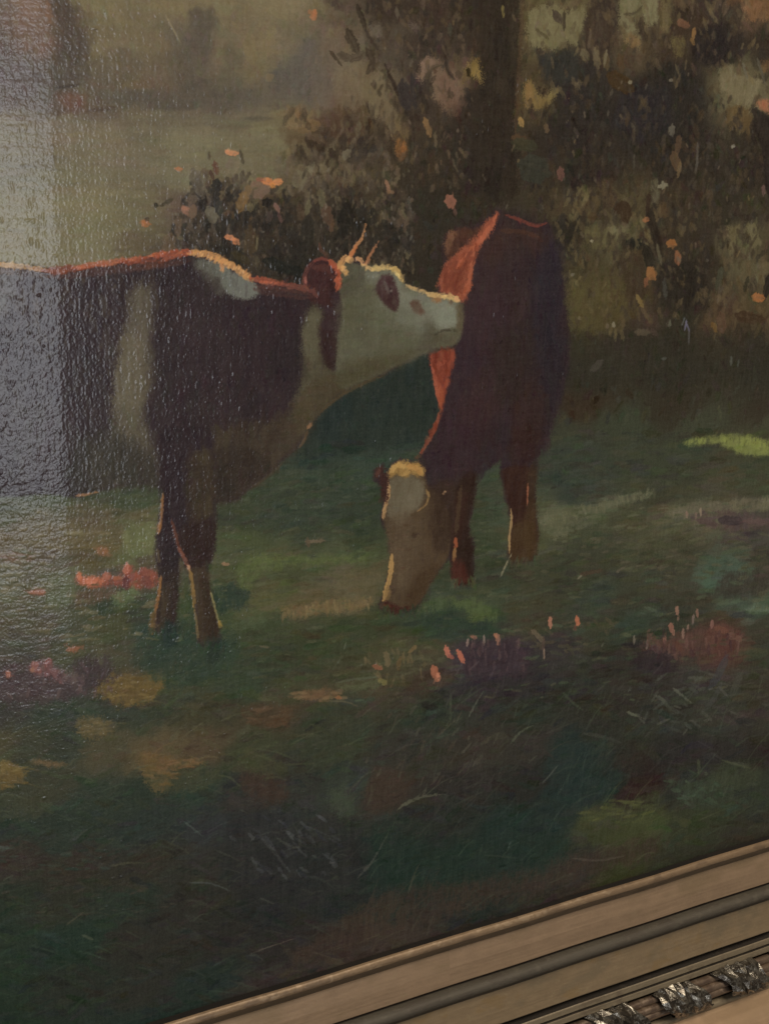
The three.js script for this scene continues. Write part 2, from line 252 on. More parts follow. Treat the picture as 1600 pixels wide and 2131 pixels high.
// bush at the water's edge
const BUSH = [[340, 540], [360, 470], [395, 380], [440, 340], [500, 350], [540, 385], [600, 390], [600, 330], [640, 300], [720, 290], [800, 300], [860, 420], [860, 560], [640, 590], [480, 540]];
scumble(BUSH, 900, ['3b322b', '463b32', '52463c', '3a3026', '5c4a3c', '2f2a26', '42372e', '4a4036', '61543f'].map(hex), [9, 26], [5, 12], [45, 135], { op: 0.65 });
scumble([[380, 560], [420, 470], [520, 430], [640, 420], [760, 430], [860, 480], [860, 560], [640, 590]], 420, ['2e2822', '322b23', '382f26', '29251f'].map(hex), [12, 30], [6, 13], [50, 130], { op: 0.65 });
for (const [x, y, l, w, a, c] of [
  [412, 380, 60, 26, 70, '5f544a'], [440, 445, 34, 24, 70, '696050'], [400, 440, 26, 18, 100, '68503f'], [385, 436, 20, 12, 60, '8c5f4e'], [370, 470, 40, 16, 90, '5e4a3a'], [352, 505, 40, 26, 90, '624f3d'],
  [502, 420, 42, 22, 110, '77562f'], [512, 400, 36, 18, 120, '6d5439'], [545, 395, 40, 24, 140, '705649'], [535, 380, 30, 12, 160, '7a5c4c'], [520, 430, 20, 14, 90, '5e5138'], [448, 395, 50, 22, 100, '2a2726'], [455, 430, 30, 18, 80, '34322f'],
  [555, 420, 16, 22, 90, '221f1c'], [575, 430, 22, 10, 60, '805a52'], [582, 452, 20, 9, 70, '5f4440'], [560, 450, 24, 14, 110, '4b3d38'], [622, 372, 34, 34, 80, '706650'], [645, 350, 30, 14, 120, '6f6650'], [668, 410, 40, 16, 80, '625a44'], [640, 430, 34, 12, 100, '635a42'], [655, 300, 44, 24, 30, '35291f'], [690, 330, 40, 30, 80, '392e24'], [625, 320, 40, 24, 60, '41362a'],
  [700, 265, 44, 30, 80, '4f3b2d'], [640, 262, 50, 24, 170, '71583d'], [615, 256, 40, 20, 170, '756045'], [655, 285, 40, 16, 20, '574435'], [725, 250, 30, 20, 90, '41342a'], [745, 262, 20, 14, 90, '5d5340'], [760, 250, 22, 12, 90, '544833'], [720, 220, 22, 12, 80, '42352a'], [755, 228, 16, 12, 90, '52442f'], [700, 205, 20, 14, 90, '5e4c3c'], [735, 205, 16, 10, 60, '3d3128'],
  [710, 300, 40, 20, 100, '3a2f25'], [720, 320, 14, 24, 40, '685d4a'], [690, 380, 26, 14, 100, '4c4030'], [735, 370, 24, 10, 90, '5b5038'], [680, 445, 38, 24, 80, '5a4234'], [690, 470, 26, 9, 100, '5e4636'], [625, 440, 34, 18, 80, '4d3d2f'], [520, 500, 60, 24, 90, '4a3a28'], [534, 505, 34, 5, 95, '6f6248'], [640, 480, 60, 30, 90, '2c2720'], [590, 555, 90, 24, 20, '262621'], [500, 535, 40, 16, 30, '3d3320'],
  [434, 322, 18, 7, 90, '4c4234'], [502, 325, 30, 7, 75, '40372b'], [448, 348, 26, 11, 80, '5d3a30'], [440, 362, 22, 9, 70, '4a332c'], [330, 385, 40, 6, 10, '5a5040'], [345, 420, 30, 8, 150, '3f382a'], [324, 425, 10, 8, 60, '2f2b22'], [305, 455, 9, 7, 0, '3a3428'],
]) dab(x, y, l, w, a, hex(c), { op: 0.75, b: 0.45, jit: 5, h: 0.5 });

// trunk and openings to the evening sky
patch([[985, -420], [1090, -420], [1086, 0], [1076, 160], [1070, 280], [1078, 400], [1010, 420], [985, 300], [1000, 150]], hex('31281f'), { f: 8, n: 6, op: 0.85, c2: hex('2b241d') });
stroke([[1088, -60], [1080, 120], [1070, 280]], 10, hex('4a3626'), { op: 0.55, b: 0.6 });
for (const [pts, c, c2, o] of [
  [[[660, 60], [700, 70], [718, 60], [715, 100], [725, 140], [700, 170], [690, 230], [650, 245], [640, 120]], '685747', '625449', { op: 0.55, f: 8 }],
  [[[760, 160], [790, 150], [808, 180], [815, 215], [832, 240], [835, 270], [815, 285], [800, 260], [775, 235], [755, 200]], '685a43', '6b5b46', { op: 0.85 }],
  [[[700, 130], [745, 135], [760, 200], [740, 230], [700, 220]], '655648', '695a47', { op: 0.7, f: 6 }],
  [[[868, 160], [872, 130], [890, 118], [905, 118], [915, 125], [890, 150], [880, 170]], '705849', null, {}],
  [[[893, 165], [912, 142], [930, 140], [950, 160], [962, 190], [950, 212], [925, 228], [905, 205]], '6f5c48', '684f41', {}],
  [[[905, 205], [940, 200], [965, 215], [955, 240], [930, 235]], '5f4638', null, { op: 0.7, f: 5 }],
  [[[962, 178], [965, 140], [978, 115], [996, 122], [1004, 172], [985, 163]], '7e6538', '6a5530', { n: 6 }],
  [[[855, 45], [872, 40], [875, 62], [858, 68]], '5f5044', null, { op: 0.7 }], [[[765, 50], [792, 48], [795, 78], [770, 82]], '62564a', null, { op: 0.7 }], [[[750, 60], [760, 90], [745, 100], [740, 80]], '62564a', null, { op: 0.6 }],
  [[[823, 286], [842, 288], [849, 312], [836, 336], [822, 316]], '8c5630', '7a5230', { n: 2 }], [[[815, 250], [850, 260], [852, 290], [820, 290]], '6b5538', null, { op: 0.7, f: 5 }],
  [[[1093, 50], [1108, 18], [1150, 2], [1182, 24], [1216, 15], [1213, 60], [1198, 98], [1176, 85], [1160, 108], [1130, 102], [1094, 86]], '6d6346', '665c41', { n: 5 }],
  [[[1292, -60], [1332, -60], [1330, 0], [1318, 40], [1333, 78], [1331, 98], [1300, 86], [1286, 55]], '6a6147', '645a40', { n: 4 }],
  [[[1338, -60], [1366, -60], [1368, 0], [1366, 50], [1344, 52], [1336, 20]], '6d6449', null, { n: 4 }], [[[1372, -60], [1396, -60], [1396, 70], [1376, 66]], '665639', '574a32', { n: 4 }],
  [[[1298, 72], [1326, 70], [1334, 98], [1310, 96]], '6f5232', null, { f: 5, op: 0.8 }], [[[1395, 80], [1425, 78], [1420, 118], [1402, 108]], '5d5031', null, { op: 0.75 }],
  [[[1548, -60], [1700, -60], [1680, 60], [1600, 46], [1560, 40], [1545, 15]], '725038', '66492f', { n: 6 }], [[[1505, -20], [1545, -30], [1548, 8], [1512, 14]], '684830', null, { op: 0.7 }],
  [[[1494, 142], [1522, 137], [1526, 152], [1556, 160], [1588, 164], [1580, 190], [1562, 216], [1538, 218], [1516, 200], [1496, 182]], '665a42', '6a5e46', { n: 3 }],
  [[[1506, 240], [1516, 222], [1560, 220], [1568, 250], [1556, 276], [1520, 268]], '5c482d', '503f2a', { n: 5, op: 0.9 }],
  [[[1572, 212], [1596, 204], [1610, 225], [1600, 238], [1578, 226]], '8f5b40', null, { n: 3 }], [[[1580, 130], [1610, 120], [1610, 150], [1590, 150]], '66482f', null, { op: 0.7 }],
  [[[1091, 182], [1101, 163], [1114, 184], [1122, 196], [1138, 192], [1150, 178], [1166, 190], [1140, 216], [1116, 226], [1093, 223]], '70603a', '6e5834', { n: 4 }],
  [[[1090, 175], [1102, 163], [1108, 215], [1094, 222]], '7b5c37', null, { op: 0.8 }], [[[1116, 182], [1142, 184], [1140, 198], [1120, 196]], '33271d', null, {}],
  [[[1125, 120], [1160, 102], [1200, 112], [1208, 150], [1180, 175], [1130, 168]], '312e29', '2c2924', { f: 8 }],
  [[[1230, -60], [1290, -60], [1284, 60], [1270, 120], [1215, 110], [1214, 50], [1226, 10]], '392e26', '403329', { f: 5, n: 6 }],
  [[[1398, 10], [1440, 12], [1475, 40], [1450, 70], [1400, 70]], '3d2f24', '352a21', { f: 5, n: 6 }],
  [[[1450, 60], [1500, 50], [1520, 100], [1495, 140], [1440, 130]], '2a2421', null, { f: 8, op: 0.9 }], [[[1300, 170], [1390, 180], [1400, 260], [1330, 300], [1270, 260]], '2c2728', null, { f: 12, op: 0.7 }],
  [[[1262, 466], [1300, 474], [1306, 496], [1264, 490]], '645a3f', null, { n: 2 }], [[[1210, 468], [1258, 470], [1262, 520], [1212, 512]], '4f462c', '5a5034', { n: 5, op: 0.85 }],
  [[[1295, 497], [1336, 496], [1338, 516], [1298, 520]], '25231c', null, { n: 2 }], [[[1250, 372], [1266, 372], [1284, 410], [1280, 430], [1254, 430]], '4a3928', null, { n: 3 }],
  [[[1352, 378], [1366, 372], [1372, 400], [1366, 428], [1356, 420]], '5a5340', null, { n: 3, op: 0.85 }], [[[1368, 420], [1390, 424], [1392, 452], [1372, 448]], '4e3b29', null, { op: 0.85 }],
  [[[1512, 472], [1540, 466], [1530, 500], [1522, 530], [1512, 520]], '5d5138', null, { n: 4 }], [[[1550, 466], [1570, 460], [1584, 510], [1560, 514]], '5f553c', null, { n: 3 }], [[[1545, 540], [1600, 545], [1590, 590], [1565, 600], [1544, 575]], '564f39', '504631', { n: 4 }],
  [[[1180, 590], [1240, 570], [1300, 590], [1310, 640], [1260, 690], [1184, 690]], '4f4529', '463c26', { f: 12, n: 8, op: 0.7 }],
  [[[1270, 505], [1340, 520], [1350, 600], [1310, 640], [1290, 560]], '453626', '3a2d22', { f: 6, n: 8, op: 0.7 }], [[[1150, 460], [1206, 465], [1204, 515], [1156, 520]], '2c2720', null, { f: 5, n: 5, op: 0.85 }],
  [[[1370, 545], [1470, 540], [1470, 640], [1420, 650], [1365, 620]], '2c261f', null, { f: 8, n: 8, op: 0.75 }], [[[1480, 610], [1540, 612], [1530, 680], [1470, 690]], '4e3d2a', '46352a', { f: 6, n: 8, op: 0.8 }],
  [[[1185, 700], [1600, 690], [2000, 690], [2000, 780], [1190, 800]], '302c23', '2f2d24', { f: 14, n: 10, op: 0.5 }],
]) patch(pts, hex(c), { f: 2, n: 5, sharp: true, dry: 0.32, ...o, ...(c2 ? { c2: hex(c2) } : {}), h: 0.25 });
for (const [area, n, tones] of [
  [[[1080, -100], [1620, -100], [1620, 170], [1400, 170], [1300, 130], [1090, 240]], 260, ['5a4a36', '4d3f2e', '63523a', '443629', '574636', '6a5a3e']],
  [[[1150, 380], [1360, 380], [1360, 700], [1190, 700], [1160, 500]], 300, ['54452f', '4a3b29', '5f5035', '40342a', '685a3c', '3c3226']],
  [[[1360, 420], [1640, 420], [1640, 700], [1360, 700]], 260, ['4a3d2c', '40342a', '544631', '372d24', '5a4a34']],
  [[[780, -60], [980, -60], [980, 420], [820, 430], [760, 280]], 240, ['4a3c2e', '54442f', '40342a', '5c4a3a', '372c24']],
  [[[1090, 210], [1600, 200], [1600, 420], [1100, 430]], 260, ['3f3428', '4a3b2b', '362d24', '443a30', '2f2824']],
  [[[590, 230], [800, 230], [820, 430], [600, 420]], 160, ['54463a', '4a3d30', '5f503c', '3c3228', '6a5c46']],
]) scumble(area, n, tones.map(hex), [9, 26], [4, 10], [50, 130], { op: 0.5, b: 0.6, h: 0.6 });
work([[640, -200], [1800, -200], [1800, 700], [1180, 700], [1150, 470], [900, 480], [760, 430], [600, 420], [620, 250]], 2000, [8, 20], [3, 7], [60, 120], { op: 0.5, jit: 9, hue: 4, edge: 120, h: 0.6, b: 0.6 });
// branches and twigs
for (const [pts, w, c] of [
  [[[757, 60], [770, 80], [785, 100]], 8, '3b3026'], [[[684, 103], [697, 118], [710, 135]], 7, '3f3428'], [[[800, 132], [814, 165], [836, 212], [854, 238], [861, 292]], 9, '3a2f27'], [[[856, 150], [858, 190], [864, 225]], 12, '322b29'], [[[836, 165], [840, 200], [850, 225]], 26, '37302e'],
  [[[742, 10], [752, 35], [760, 60]], 12, '382e25'], [[[720, 60], [735, 90], [742, 110]], 20, '3f3429'], [[[762, 100], [775, 130], [762, 150]], 16, '42362b'], [[[700, 110], [735, 120], [755, 105]], 16, '44382c'], [[[788, 186], [790, 200]], 7, '41372a'], [[[884, 168], [896, 142], [916, 133]], 8, '463a2c'], [[[925, 110], [930, 145], [945, 165]], 8, '352b23'], [[[935, 190], [938, 202]], 14, '483a2d'], [[[972, 140], [975, 158]], 9, '2f2718'],
  [[[1172, 22], [1172, 62]], 8, '3a3025'], [[[1112, 58], [1140, 80]], 6, '4a3f2a'], [[[1150, 22], [1165, 45]], 16, '443830'], [[[1332, 38], [1332, 58], [1345, 85]], 12, '3a2f24'], [[[1296, 28], [1320, 26], [1336, 10]], 5, '4a4030'], [[[1372, 20], [1376, 52]], 8, '50432c'], [[[1255, 120], [1250, 140]], 8, '37291f'], [[[1160, 100], [1172, 90], [1178, 100]], 10, '564a34'],
  [[[1345, 430], [1360, 480], [1375, 530]], 20, '302820'], [[[1350, 400], [1345, 440]], 9, '37291f'], [[[1280, 440], [1296, 430], [1304, 460]], 26, '3f3023'], [[[1224, 450], [1240, 450]], 16, '42321f'], [[[1340, 510], [1358, 560]], 22, '2b261e'], [[[1365, 505], [1375, 550]], 6, '544b39'], [[[1380, 580], [1384, 620]], 10, '3a3630'], [[[1555, 575], [1548, 605]], 10, '352f22'], [[[1500, 555], [1490, 600]], 14, '3d3a2c'], [[[1600, 570], [1590, 620]], 16, '2a241f'], [[[1440, 560], [1430, 640]], 26, '2a241d'],
  [[[1570, 230], [1600, 300], [1610, 420]], 40, '2f2722'], [[[1545, 130], [1555, 165]], 6, '575042'], [[[1575, 120], [1590, 170]], 6, '575044'],
]) stroke(pts, w, hex(c), { op: 0.85, b: 0.4, h: 0.5 });
// small lights, pale flecks and autumn leaves
for (const [x, y, l, w, a, c] of [
  [652, 30, 24, 13, 110, 'a8623e'], [645, 24, 10, 10, 30, '8a5c40'], [806, 385, 24, 8, 70, '8a5f48'], [812, 398, 14, 7, 10, '84624a'], [936, 418, 26, 22, 60, '8c5543'], [946, 440, 14, 8, 80, '5e4038'], [1082, 252, 22, 11, 70, '96703c'], [1045, 22, 24, 7, 85, '75653a'], [825, 25, 22, 9, 85, '62574a'], [888, 262, 40, 13, 70, '84603a'], [905, 290, 30, 7, 85, '60513e'],
  [1080, 290, 30, 20, 20, '56402d'], [1090, 300, 50, 24, 10, '3d3a2a'], [1110, 350, 60, 50, 20, '34332a'], [1165, 360, 26, 16, 80, '66423a'], [1135, 265, 20, 10, 80, '594430'], [1298, 65, 24, 10, 60, '574731'], [1235, 110, 30, 8, 75, '5c4d40'], [1225, 80, 40, 6, 100, '5a4a3c'], [1240, 120, 40, 16, 80, '5f513b'], [1260, 125, 36, 14, 85, '54452f'], [1215, 112, 24, 16, 60, '635640'], [1258, 120, 36, 7, 100, '6f634e'], [1290, 130, 40, 14, 80, '4d3a27'], [1290, 170, 60, 30, 30, '46341f'],
  [1443, 68, 22, 10, 100, '8a6238'], [1440, 85, 14, 8, 60, '7c5a34'], [1420, 48, 26, 14, 20, '6a4633'], [1395, 165, 8, 6, 0, '6e6254'], [1310, 170, 9, 7, 0, '7c7360'], [1397, 270, 22, 14, 90, '5a5247'], [1410, 300, 40, 14, 100, '4f3a2a'], [1405, 335, 40, 20, 70, '594330'], [1412, 350, 34, 9, 100, '67533a'], [1524, 303, 8, 7, 0, '8a8274'], [1450, 320, 50, 5, 90, '4f4740'], [1448, 340, 30, 5, 95, '4a433c'], [1318, 335, 30, 5, 90, '4d463c'],
  [1587, 395, 20, 10, 90, '5e4340'], [1343, 455, 12, 11, 0, 'a06745'], [1396, 506, 18, 17, 20, '9c6338'], [1408, 535, 28, 12, 80, '885438'], [1412, 540, 20, 7, 100, '7a4c34'], [1354, 568, 26, 20, 60, '955e33'], [1343, 585, 20, 10, 100, '7c4a32'], [1576, 618, 26, 15, 12, 'a46237'], [1330, 625, 30, 9, 60, '7a6238'], [1378, 385, 8, 26, 90, '7a725e'],
  [1340, 650, 26, 8, 60, '5a4936'], [1275, 675, 10, 9, 90, '7c7260'], [1262, 678, 10, 7, 90, '5e4f40'], [1230, 500, 6, 6, 0, '9a8f74'], [1205, 660, 8, 7, 0, '6a5d48'], [1190, 570, 8, 6, 0, '6a6356'], [1392, 672, 14, 7, 90, '5c5a4c'], [1425, 675, 24, 5, 100, '6a6480'], [1430, 680, 20, 4, 70, '67627c'], [1432, 700, 30, 4, 90, '4f4a4a'], [1420, 668, 20, 4, 110, '55555a'], [1335, 690, 30, 12, 0, '4d4234'], [1360, 690, 20, 9, 40, '40322a'], [1485, 680, 20, 10, 60, '6a4f2c'], [1500, 670, 40, 20, 80, '50392a'], [1560, 660, 60, 20, 10, '413022'],
  [1240, 760, 30, 16, 140, '48413a'], [1380, 745, 10, 6, 0, '4a4a44'], [1520, 750, 20, 5, 90, '4c4c46'], [1535, 755, 16, 4, 100, '4b4b45'],
  [481, 316, 25, 13, 8, 'd07c52'], [372, 350, 16, 9, 4, 'a5623f'], [556, 376, 22, 15, 5, 'cc7545'], [578, 378, 20, 15, -5, 'cf7a48'], [566, 384, 10, 10, 40, 'c5783c'], [540, 372, 14, 9, 0, '8a5444'], [478, 494, 22, 11, 14, 'd07a50'], [490, 500, 14, 14, 40, 'c8754c'], [302, 463, 18, 15, 10, 'aa5e33'], [306, 455, 10, 7, 0, '4a3a2a'], [385, 432, 14, 9, 10, '925f4a'],
]) dab(x, y, l, w, a, hex(c), { op: 0.78, b: 0.5, jit: 7, h: 1.0 });
scumble([[620, 60], [1560, 0], [1600, 560], [1200, 560], [900, 420], [700, 430], [620, 300]], 170, ['5c5246', '63523e', '6a5a4c', '574a3a', '4d4438', '6e5a3c'].map(hex), [4, 14], [2.5, 5], [60, 120], { op: 0.55, h: 0.8 });
scumble([[360, 360], [860, 330], [860, 560], [480, 520], [340, 530]], 130, ['6b625a', '71665a', '645a4c', '5a5044', '7a6a58'].map(hex), [4, 12], [2.5, 5], [60, 120], { op: 0.5, h: 0.8 });

// ================= meadow
const MEADOW = [[-1400, 1000], [300, 980], [560, 980], [650, 870], [900, 860], [1130, 880], [1300, 862], [1600, 850], [2700, 840], [2700, 1760], [1600, 1760], [300, 2160], [-1400, 2600]];
patch([[600, 900], [640, 830], [720, 780], [850, 740], [905, 760], [915, 850], [880, 930], [700, 945], [620, 960]], hex('272e2b'), { f: 14, n: 10, op: 0.85, c2: hex('2b302a') });
work([[-1400, 990], [2700, 850], [2700, 1480], [-1400, 1480]], 7000, [16, 52], [6, 14], [-16, 8], { op: 0.6, jit: 6, hue: 5, edge: 40 });
work([[-1400, 1440], [2700, 1440], [2700, 1760], [1600, 1760], [300, 2160], [-1400, 2600]], 5600, [18, 56], [6, 15], [-45, 35], { op: 0.6, jit: 6, hue: 5, edge: 40 });
for (const [pts, c, c2, o] of [
  [[[1420, 920], [1475, 908], [1540, 905], [1600, 920], [1640, 935], [1600, 945], [1540, 942], [1500, 925], [1450, 926]], '66683a', '767a3e', { n: 3, f: 4 }], [[[1500, 918], [1560, 930], [1640, 938], [1600, 946], [1540, 942]], '6e723d', null, { n: 3, op: 0.8 }],
  [[[1392, 1062], [1450, 1045], [1520, 1040], [1600, 1035], [1600, 1060], [1480, 1068], [1420, 1075]], '645d49', '5d5646', { n: 4, f: 5 }], [[[1430, 1075], [1520, 1062], [1600, 1075], [1700, 1085], [1600, 1095], [1500, 1100]], '4d4040', '54443f', { n: 6, f: 5 }],
  [[[1120, 1075], [1180, 1060], [1260, 1040], [1350, 1020], [1355, 1032], [1250, 1062], [1200, 1082], [1150, 1100]], '57553f', '5d5a46', { n: 6, f: 5, op: 0.85 }], [[[1145, 1108], [1190, 1092], [1180, 1112], [1150, 1120]], '5e5c47', null, { op: 0.8 }],
  [[[490, 1172], [545, 1158], [640, 1160], [700, 1158], [765, 1148], [770, 1162], [690, 1172], [600, 1178], [548, 1186], [530, 1212], [505, 1228], [492, 1200]], '525a35', '4b5232', { n: 7, f: 5, op: 0.85 }], [[[520, 1155], [620, 1158], [760, 1160], [700, 1168], [560, 1168]], '5c6438', null, { n: 7, op: 0.5 }],
  [[[580, 1270], [640, 1255], [720, 1250], [780, 1240], [760, 1262], [690, 1275], [620, 1285]], '6e5c3d', '66553a', { n: 7, f: 3, op: 0.85 }], [[[690, 1200], [780, 1185], [790, 1230], [720, 1250]], '5b513b', null, { n: 8, f: 6, op: 0.7 }],
  [[[0, 1110], [90, 1092], [200, 1090], [262, 1095], [250, 1135], [180, 1145], [90, 1140], [0, 1150], [-200, 1150], [-200, 1110]], '5a4f37', '62543c', { n: 8, f: 6, op: 0.8 }], [[[150, 1120], [220, 1130], [260, 1120], [225, 1150]], '5f5132', null, { op: 0.8 }],
  [[[262, 1098], [330, 1090], [328, 1140], [300, 1158], [262, 1150]], '5f6140', '686845', { n: 3, op: 0.85 }], [[[-200, 1160], [0, 1150], [70, 1152], [60, 1168], [0, 1170], [-200, 1180]], '6e4f3d', null, { n: 5, op: 0.7 }],
  [[[158, 1208], [165, 1202], [210, 1205], [215, 1195], [250, 1200], [262, 1178], [282, 1186], [300, 1185], [325, 1190], [332, 1215], [290, 1225], [240, 1218], [190, 1222]], '8a4a3a', '7a4238', { n: 4 }], [[[160, 1200], [215, 1200], [212, 1215], [190, 1222], [170, 1215]], 'ab5f45', null, { n: 3 }], [[[150, 1230], [240, 1225], [250, 1245], [200, 1258], [150, 1250]], '5c4538', null, { n: 5, op: 0.8, f: 5 }], [[[60, 1228], [100, 1225], [98, 1238], [70, 1240]], '7e5042', null, { n: 3, op: 0.85 }], [[[195, 1138], [222, 1138], [224, 1155], [205, 1152]], '85573c', null, { n: 3, op: 0.85 }],
  [[[100, 1205], [150, 1200], [155, 1250], [105, 1262]], '606049', '585c44', { n: 4, op: 0.8 }], [[[230, 1240], [275, 1222], [290, 1240], [250, 1262]], '606a48', null, { n: 4, op: 0.8 }], [[[200, 1255], [240, 1245], [240, 1275], [205, 1275]], '303a2c', null, { f: 6, op: 0.8 }],
  [[[60, 1385], [100, 1370], [110, 1385], [140, 1415], [120, 1420], [70, 1400]], '7a5250', '6b474a', { n: 6 }], [[[0, 1395], [60, 1400], [150, 1420], [160, 1450], [60, 1465], [-60, 1460]], '4a3c3e', '443839', { n: 8, f: 8, op: 0.85 }], [[[150, 1375], [230, 1370], [225, 1415], [170, 1418]], '433639', '3c3334', { n: 6, f: 5, op: 0.85 }], [[[12, 1400], [26, 1400], [24, 1414], [14, 1412]], '8a5448', null, {}], [[[130, 1405], [160, 1400], [172, 1420], [145, 1424]], '5f4f4c', null, { op: 0.8 }],
  [[[200, 1440], [230, 1410], [275, 1402], [318, 1400], [340, 1420], [330, 1445], [300, 1462], [250, 1468], [215, 1455]], '66532f', '5c4a2e', { n: 7, f: 3 }], [[[140, 1345], [168, 1335], [172, 1348], [150, 1356]], '7f503a', null, { op: 0.85 }], [[[155, 1500], [200, 1492], [235, 1505], [225, 1530], [180, 1535]], '5c5036', '544b37', { n: 7, f: 4, op: 0.9 }], [[[210, 1330], [216, 1380], [205, 1378]], '5a5840', null, { op: 0.5 }],
  [[[292, 1568], [320, 1562], [345, 1578], [420, 1578], [425, 1592], [350, 1602], [350, 1640], [310, 1640], [295, 1605]], '5c4c30', '664d34', { n: 7, f: 4 }], [[[-80, 1600], [0, 1590], [28, 1586], [58, 1614], [30, 1632], [0, 1650], [-60, 1650]], '6a5834', '614f30', { n: 4, f: 3 }], [[[310, 1610], [440, 1600], [450, 1630], [370, 1655], [320, 1645]], '464430', null, { n: 8, f: 8, op: 0.6 }], [[[70, 1582], [140, 1588], [120, 1596], [78, 1592]], '6b553c', null, { n: 3, op: 0.85 }], [[[0, 1690], [60, 1680], [50, 1700], [0, 1702]], '3d4038', null, { n: 5, op: 0.6 }],
  [[[-60, 1655], [60, 1660], [90, 1700], [0, 1710], [-60, 1700]], '40402f', null, { n: 8, op: 0.6, f: 8 }], [[[300, 1310], [440, 1300], [500, 1360], [400, 1430], [290, 1400]], '303c32', '323e32', { n: 10, f: 14, op: 0.75 }], [[[440, 1225], [500, 1220], [520, 1255], [450, 1275]], '2c3830', null, { n: 6, f: 5, op: 0.8 }], [[[500, 1280], [550, 1270], [545, 1305], [490, 1310]], '4c543c', null, { n: 8, f: 5, op: 0.7 }],
  [[[500, 1470], [540, 1462], [600, 1475], [610, 1500], [560, 1512], [520, 1500]], '513d2c', '473a2b', { n: 7, f: 4, op: 0.85 }], [[[620, 1440], [680, 1435], [715, 1445], [650, 1458]], '6b4f38', null, { n: 5, op: 0.8 }], [[[700, 1425], [780, 1415], [805, 1425], [730, 1438]], '54553c', null, { n: 5, op: 0.7 }],
  [[[880, 1275], [930, 1262], [1000, 1290], [1030, 1320], [960, 1335], [890, 1310]], '303b30', '2d372e', { n: 10, f: 10, op: 0.75 }], [[[930, 1245], [1000, 1250], [1030, 1270], [1025, 1290], [970, 1275]], '4c5634', null, { n: 6, f: 5, op: 0.85 }], [[[980, 1278], [1005, 1275], [1010, 1290], [985, 1295]], '4e5833', null, { n: 6, op: 0.7 }], [[[870, 1262], [920, 1240], [930, 1262], [880, 1275]], '475236', null, { n: 6, f: 5, op: 0.8 }],
  [[[960, 1350], [990, 1330], [1050, 1330], [1090, 1350], [1095, 1400], [1020, 1410], [960, 1395]], '3d3035', '382c31', { n: 8, f: 8, op: 0.9 }], [[[1330, 1350], [1400, 1320], [1480, 1300], [1530, 1310], [1550, 1335], [1500, 1365], [1420, 1370]], '553b33', '4b352f', { n: 8, f: 7, op: 0.9 }], [[[1475, 1300], [1530, 1310], [1530, 1350], [1480, 1362]], '5f3f36', '53342d', { n: 6, f: 4, op: 0.8 }], [[[1320, 1360], [1390, 1355], [1400, 1400], [1330, 1395]], '33292c', null, { n: 8, f: 8, op: 0.85 }],
  [[[1455, 1185], [1500, 1172], [1545, 1180], [1530, 1205], [1465, 1200]], '465044', '40493e', { n: 6, f: 5, op: 0.8 }], [[[1540, 1255], [1600, 1262], [1680, 1265], [1600, 1275], [1545, 1270]], '55604f', '475244', { n: 4, f: 3 }], [[[1500, 1200], [1600, 1190], [1600, 1235], [1500, 1240]], '3a332c', null, { n: 8, f: 8, op: 0.8 }],
  [[[1150, 1560], [1220, 1535], [1280, 1560], [1290, 1610], [1240, 1660], [1170, 1690], [1140, 1640]], '27322f', '2a322e', { n: 14, f: 22, op: 0.6 }], [[[1290, 1570], [1360, 1565], [1365, 1610], [1300, 1605]], '302520', null, { n: 12, f: 16, op: 0.6 }], [[[1215, 1690], [1290, 1680], [1340, 1655], [1375, 1650], [1370, 1690], [1300, 1700], [1250, 1712], [1200, 1715]], '43442b', '3b3d28', { n: 12, f: 9, op: 0.7 }], [[[1230, 1725], [1320, 1715], [1360, 1740], [1300, 1765], [1230, 1760]], '3a3c25', null, { n: 10, f: 8, op: 0.7 }], [[[1405, 1625], [1470, 1620], [1480, 1660], [1420, 1655]], '3c4739', '363e2f', { n: 12, f: 9, op: 0.6 }], [[[1480, 1600], [1570, 1590], [1575, 1630], [1490, 1640]], '3c3f2e', null, { n: 8, f: 8, op: 0.6 }],
  [[[820, 1850], [960, 1830], [1100, 1800], [1240, 1770], [1360, 1740], [1370, 1780], [1250, 1815], [1100, 1860], [950, 1905], [700, 1985], [620, 2000], [640, 1960]], '3c3028', '42342a', { n: 10, f: 12, op: 0.75 }],
  [[[680, 1650], [720, 1640], [745, 1675], [720, 1700], [695, 1690]], '434a3a', null, { n: 10, f: 8, op: 0.6 }], [[[500, 1560], [560, 1570], [600, 1600], [560, 1620], [510, 1600]], '48482f', '42412c', { n: 8, f: 8, op: 0.7 }], [[[500, 1610], [580, 1620], [590, 1670], [520, 1660]], '423128', null, { n: 8, f: 10, op: 0.7 }], [[[780, 1600], [840, 1610], [830, 1680], [770, 1680]], '40332a', null, { n: 8, f: 10, op: 0.7 }],
  [[[780, 1720], [900, 1740], [1000, 1740], [1120, 1720], [1180, 1740], [1160, 1800], [1000, 1830], [820, 1850], [770, 1800]], '243028', '27302a', { n: 12, f: 16, op: 0.75 }], [[[480, 1700], [640, 1690], [760, 1740], [740, 1860], [560, 1880], [460, 1800]], '2a2a29', '2e2d2b', { n: 12, f: 18, op: 0.7 }],
]) patch(pts, hex(c), { f: 3, n: 6, dry: 0.5, ...o, ...(c2 ? { c2: hex(c2) } : {}), h: 0.15 });
work([[-400, 1000], [2000, 870], [2000, 1720], [1400, 1740], [900, 1880], [-400, 2100]], 3200, [8, 22], [3, 6], [-30, 12], { op: 0.38, jit: 9, hue: 4, edge: 110, h: 0.6, b: 0.6 });
work([[-400, 1040], [2000, 900], [2000, 1450], [-400, 1450]], 2300, [10, 30], [4, 9], [-20, 12], { op: 0.5, jit: 7, hue: 4, edge: 60, h: 0.7 });
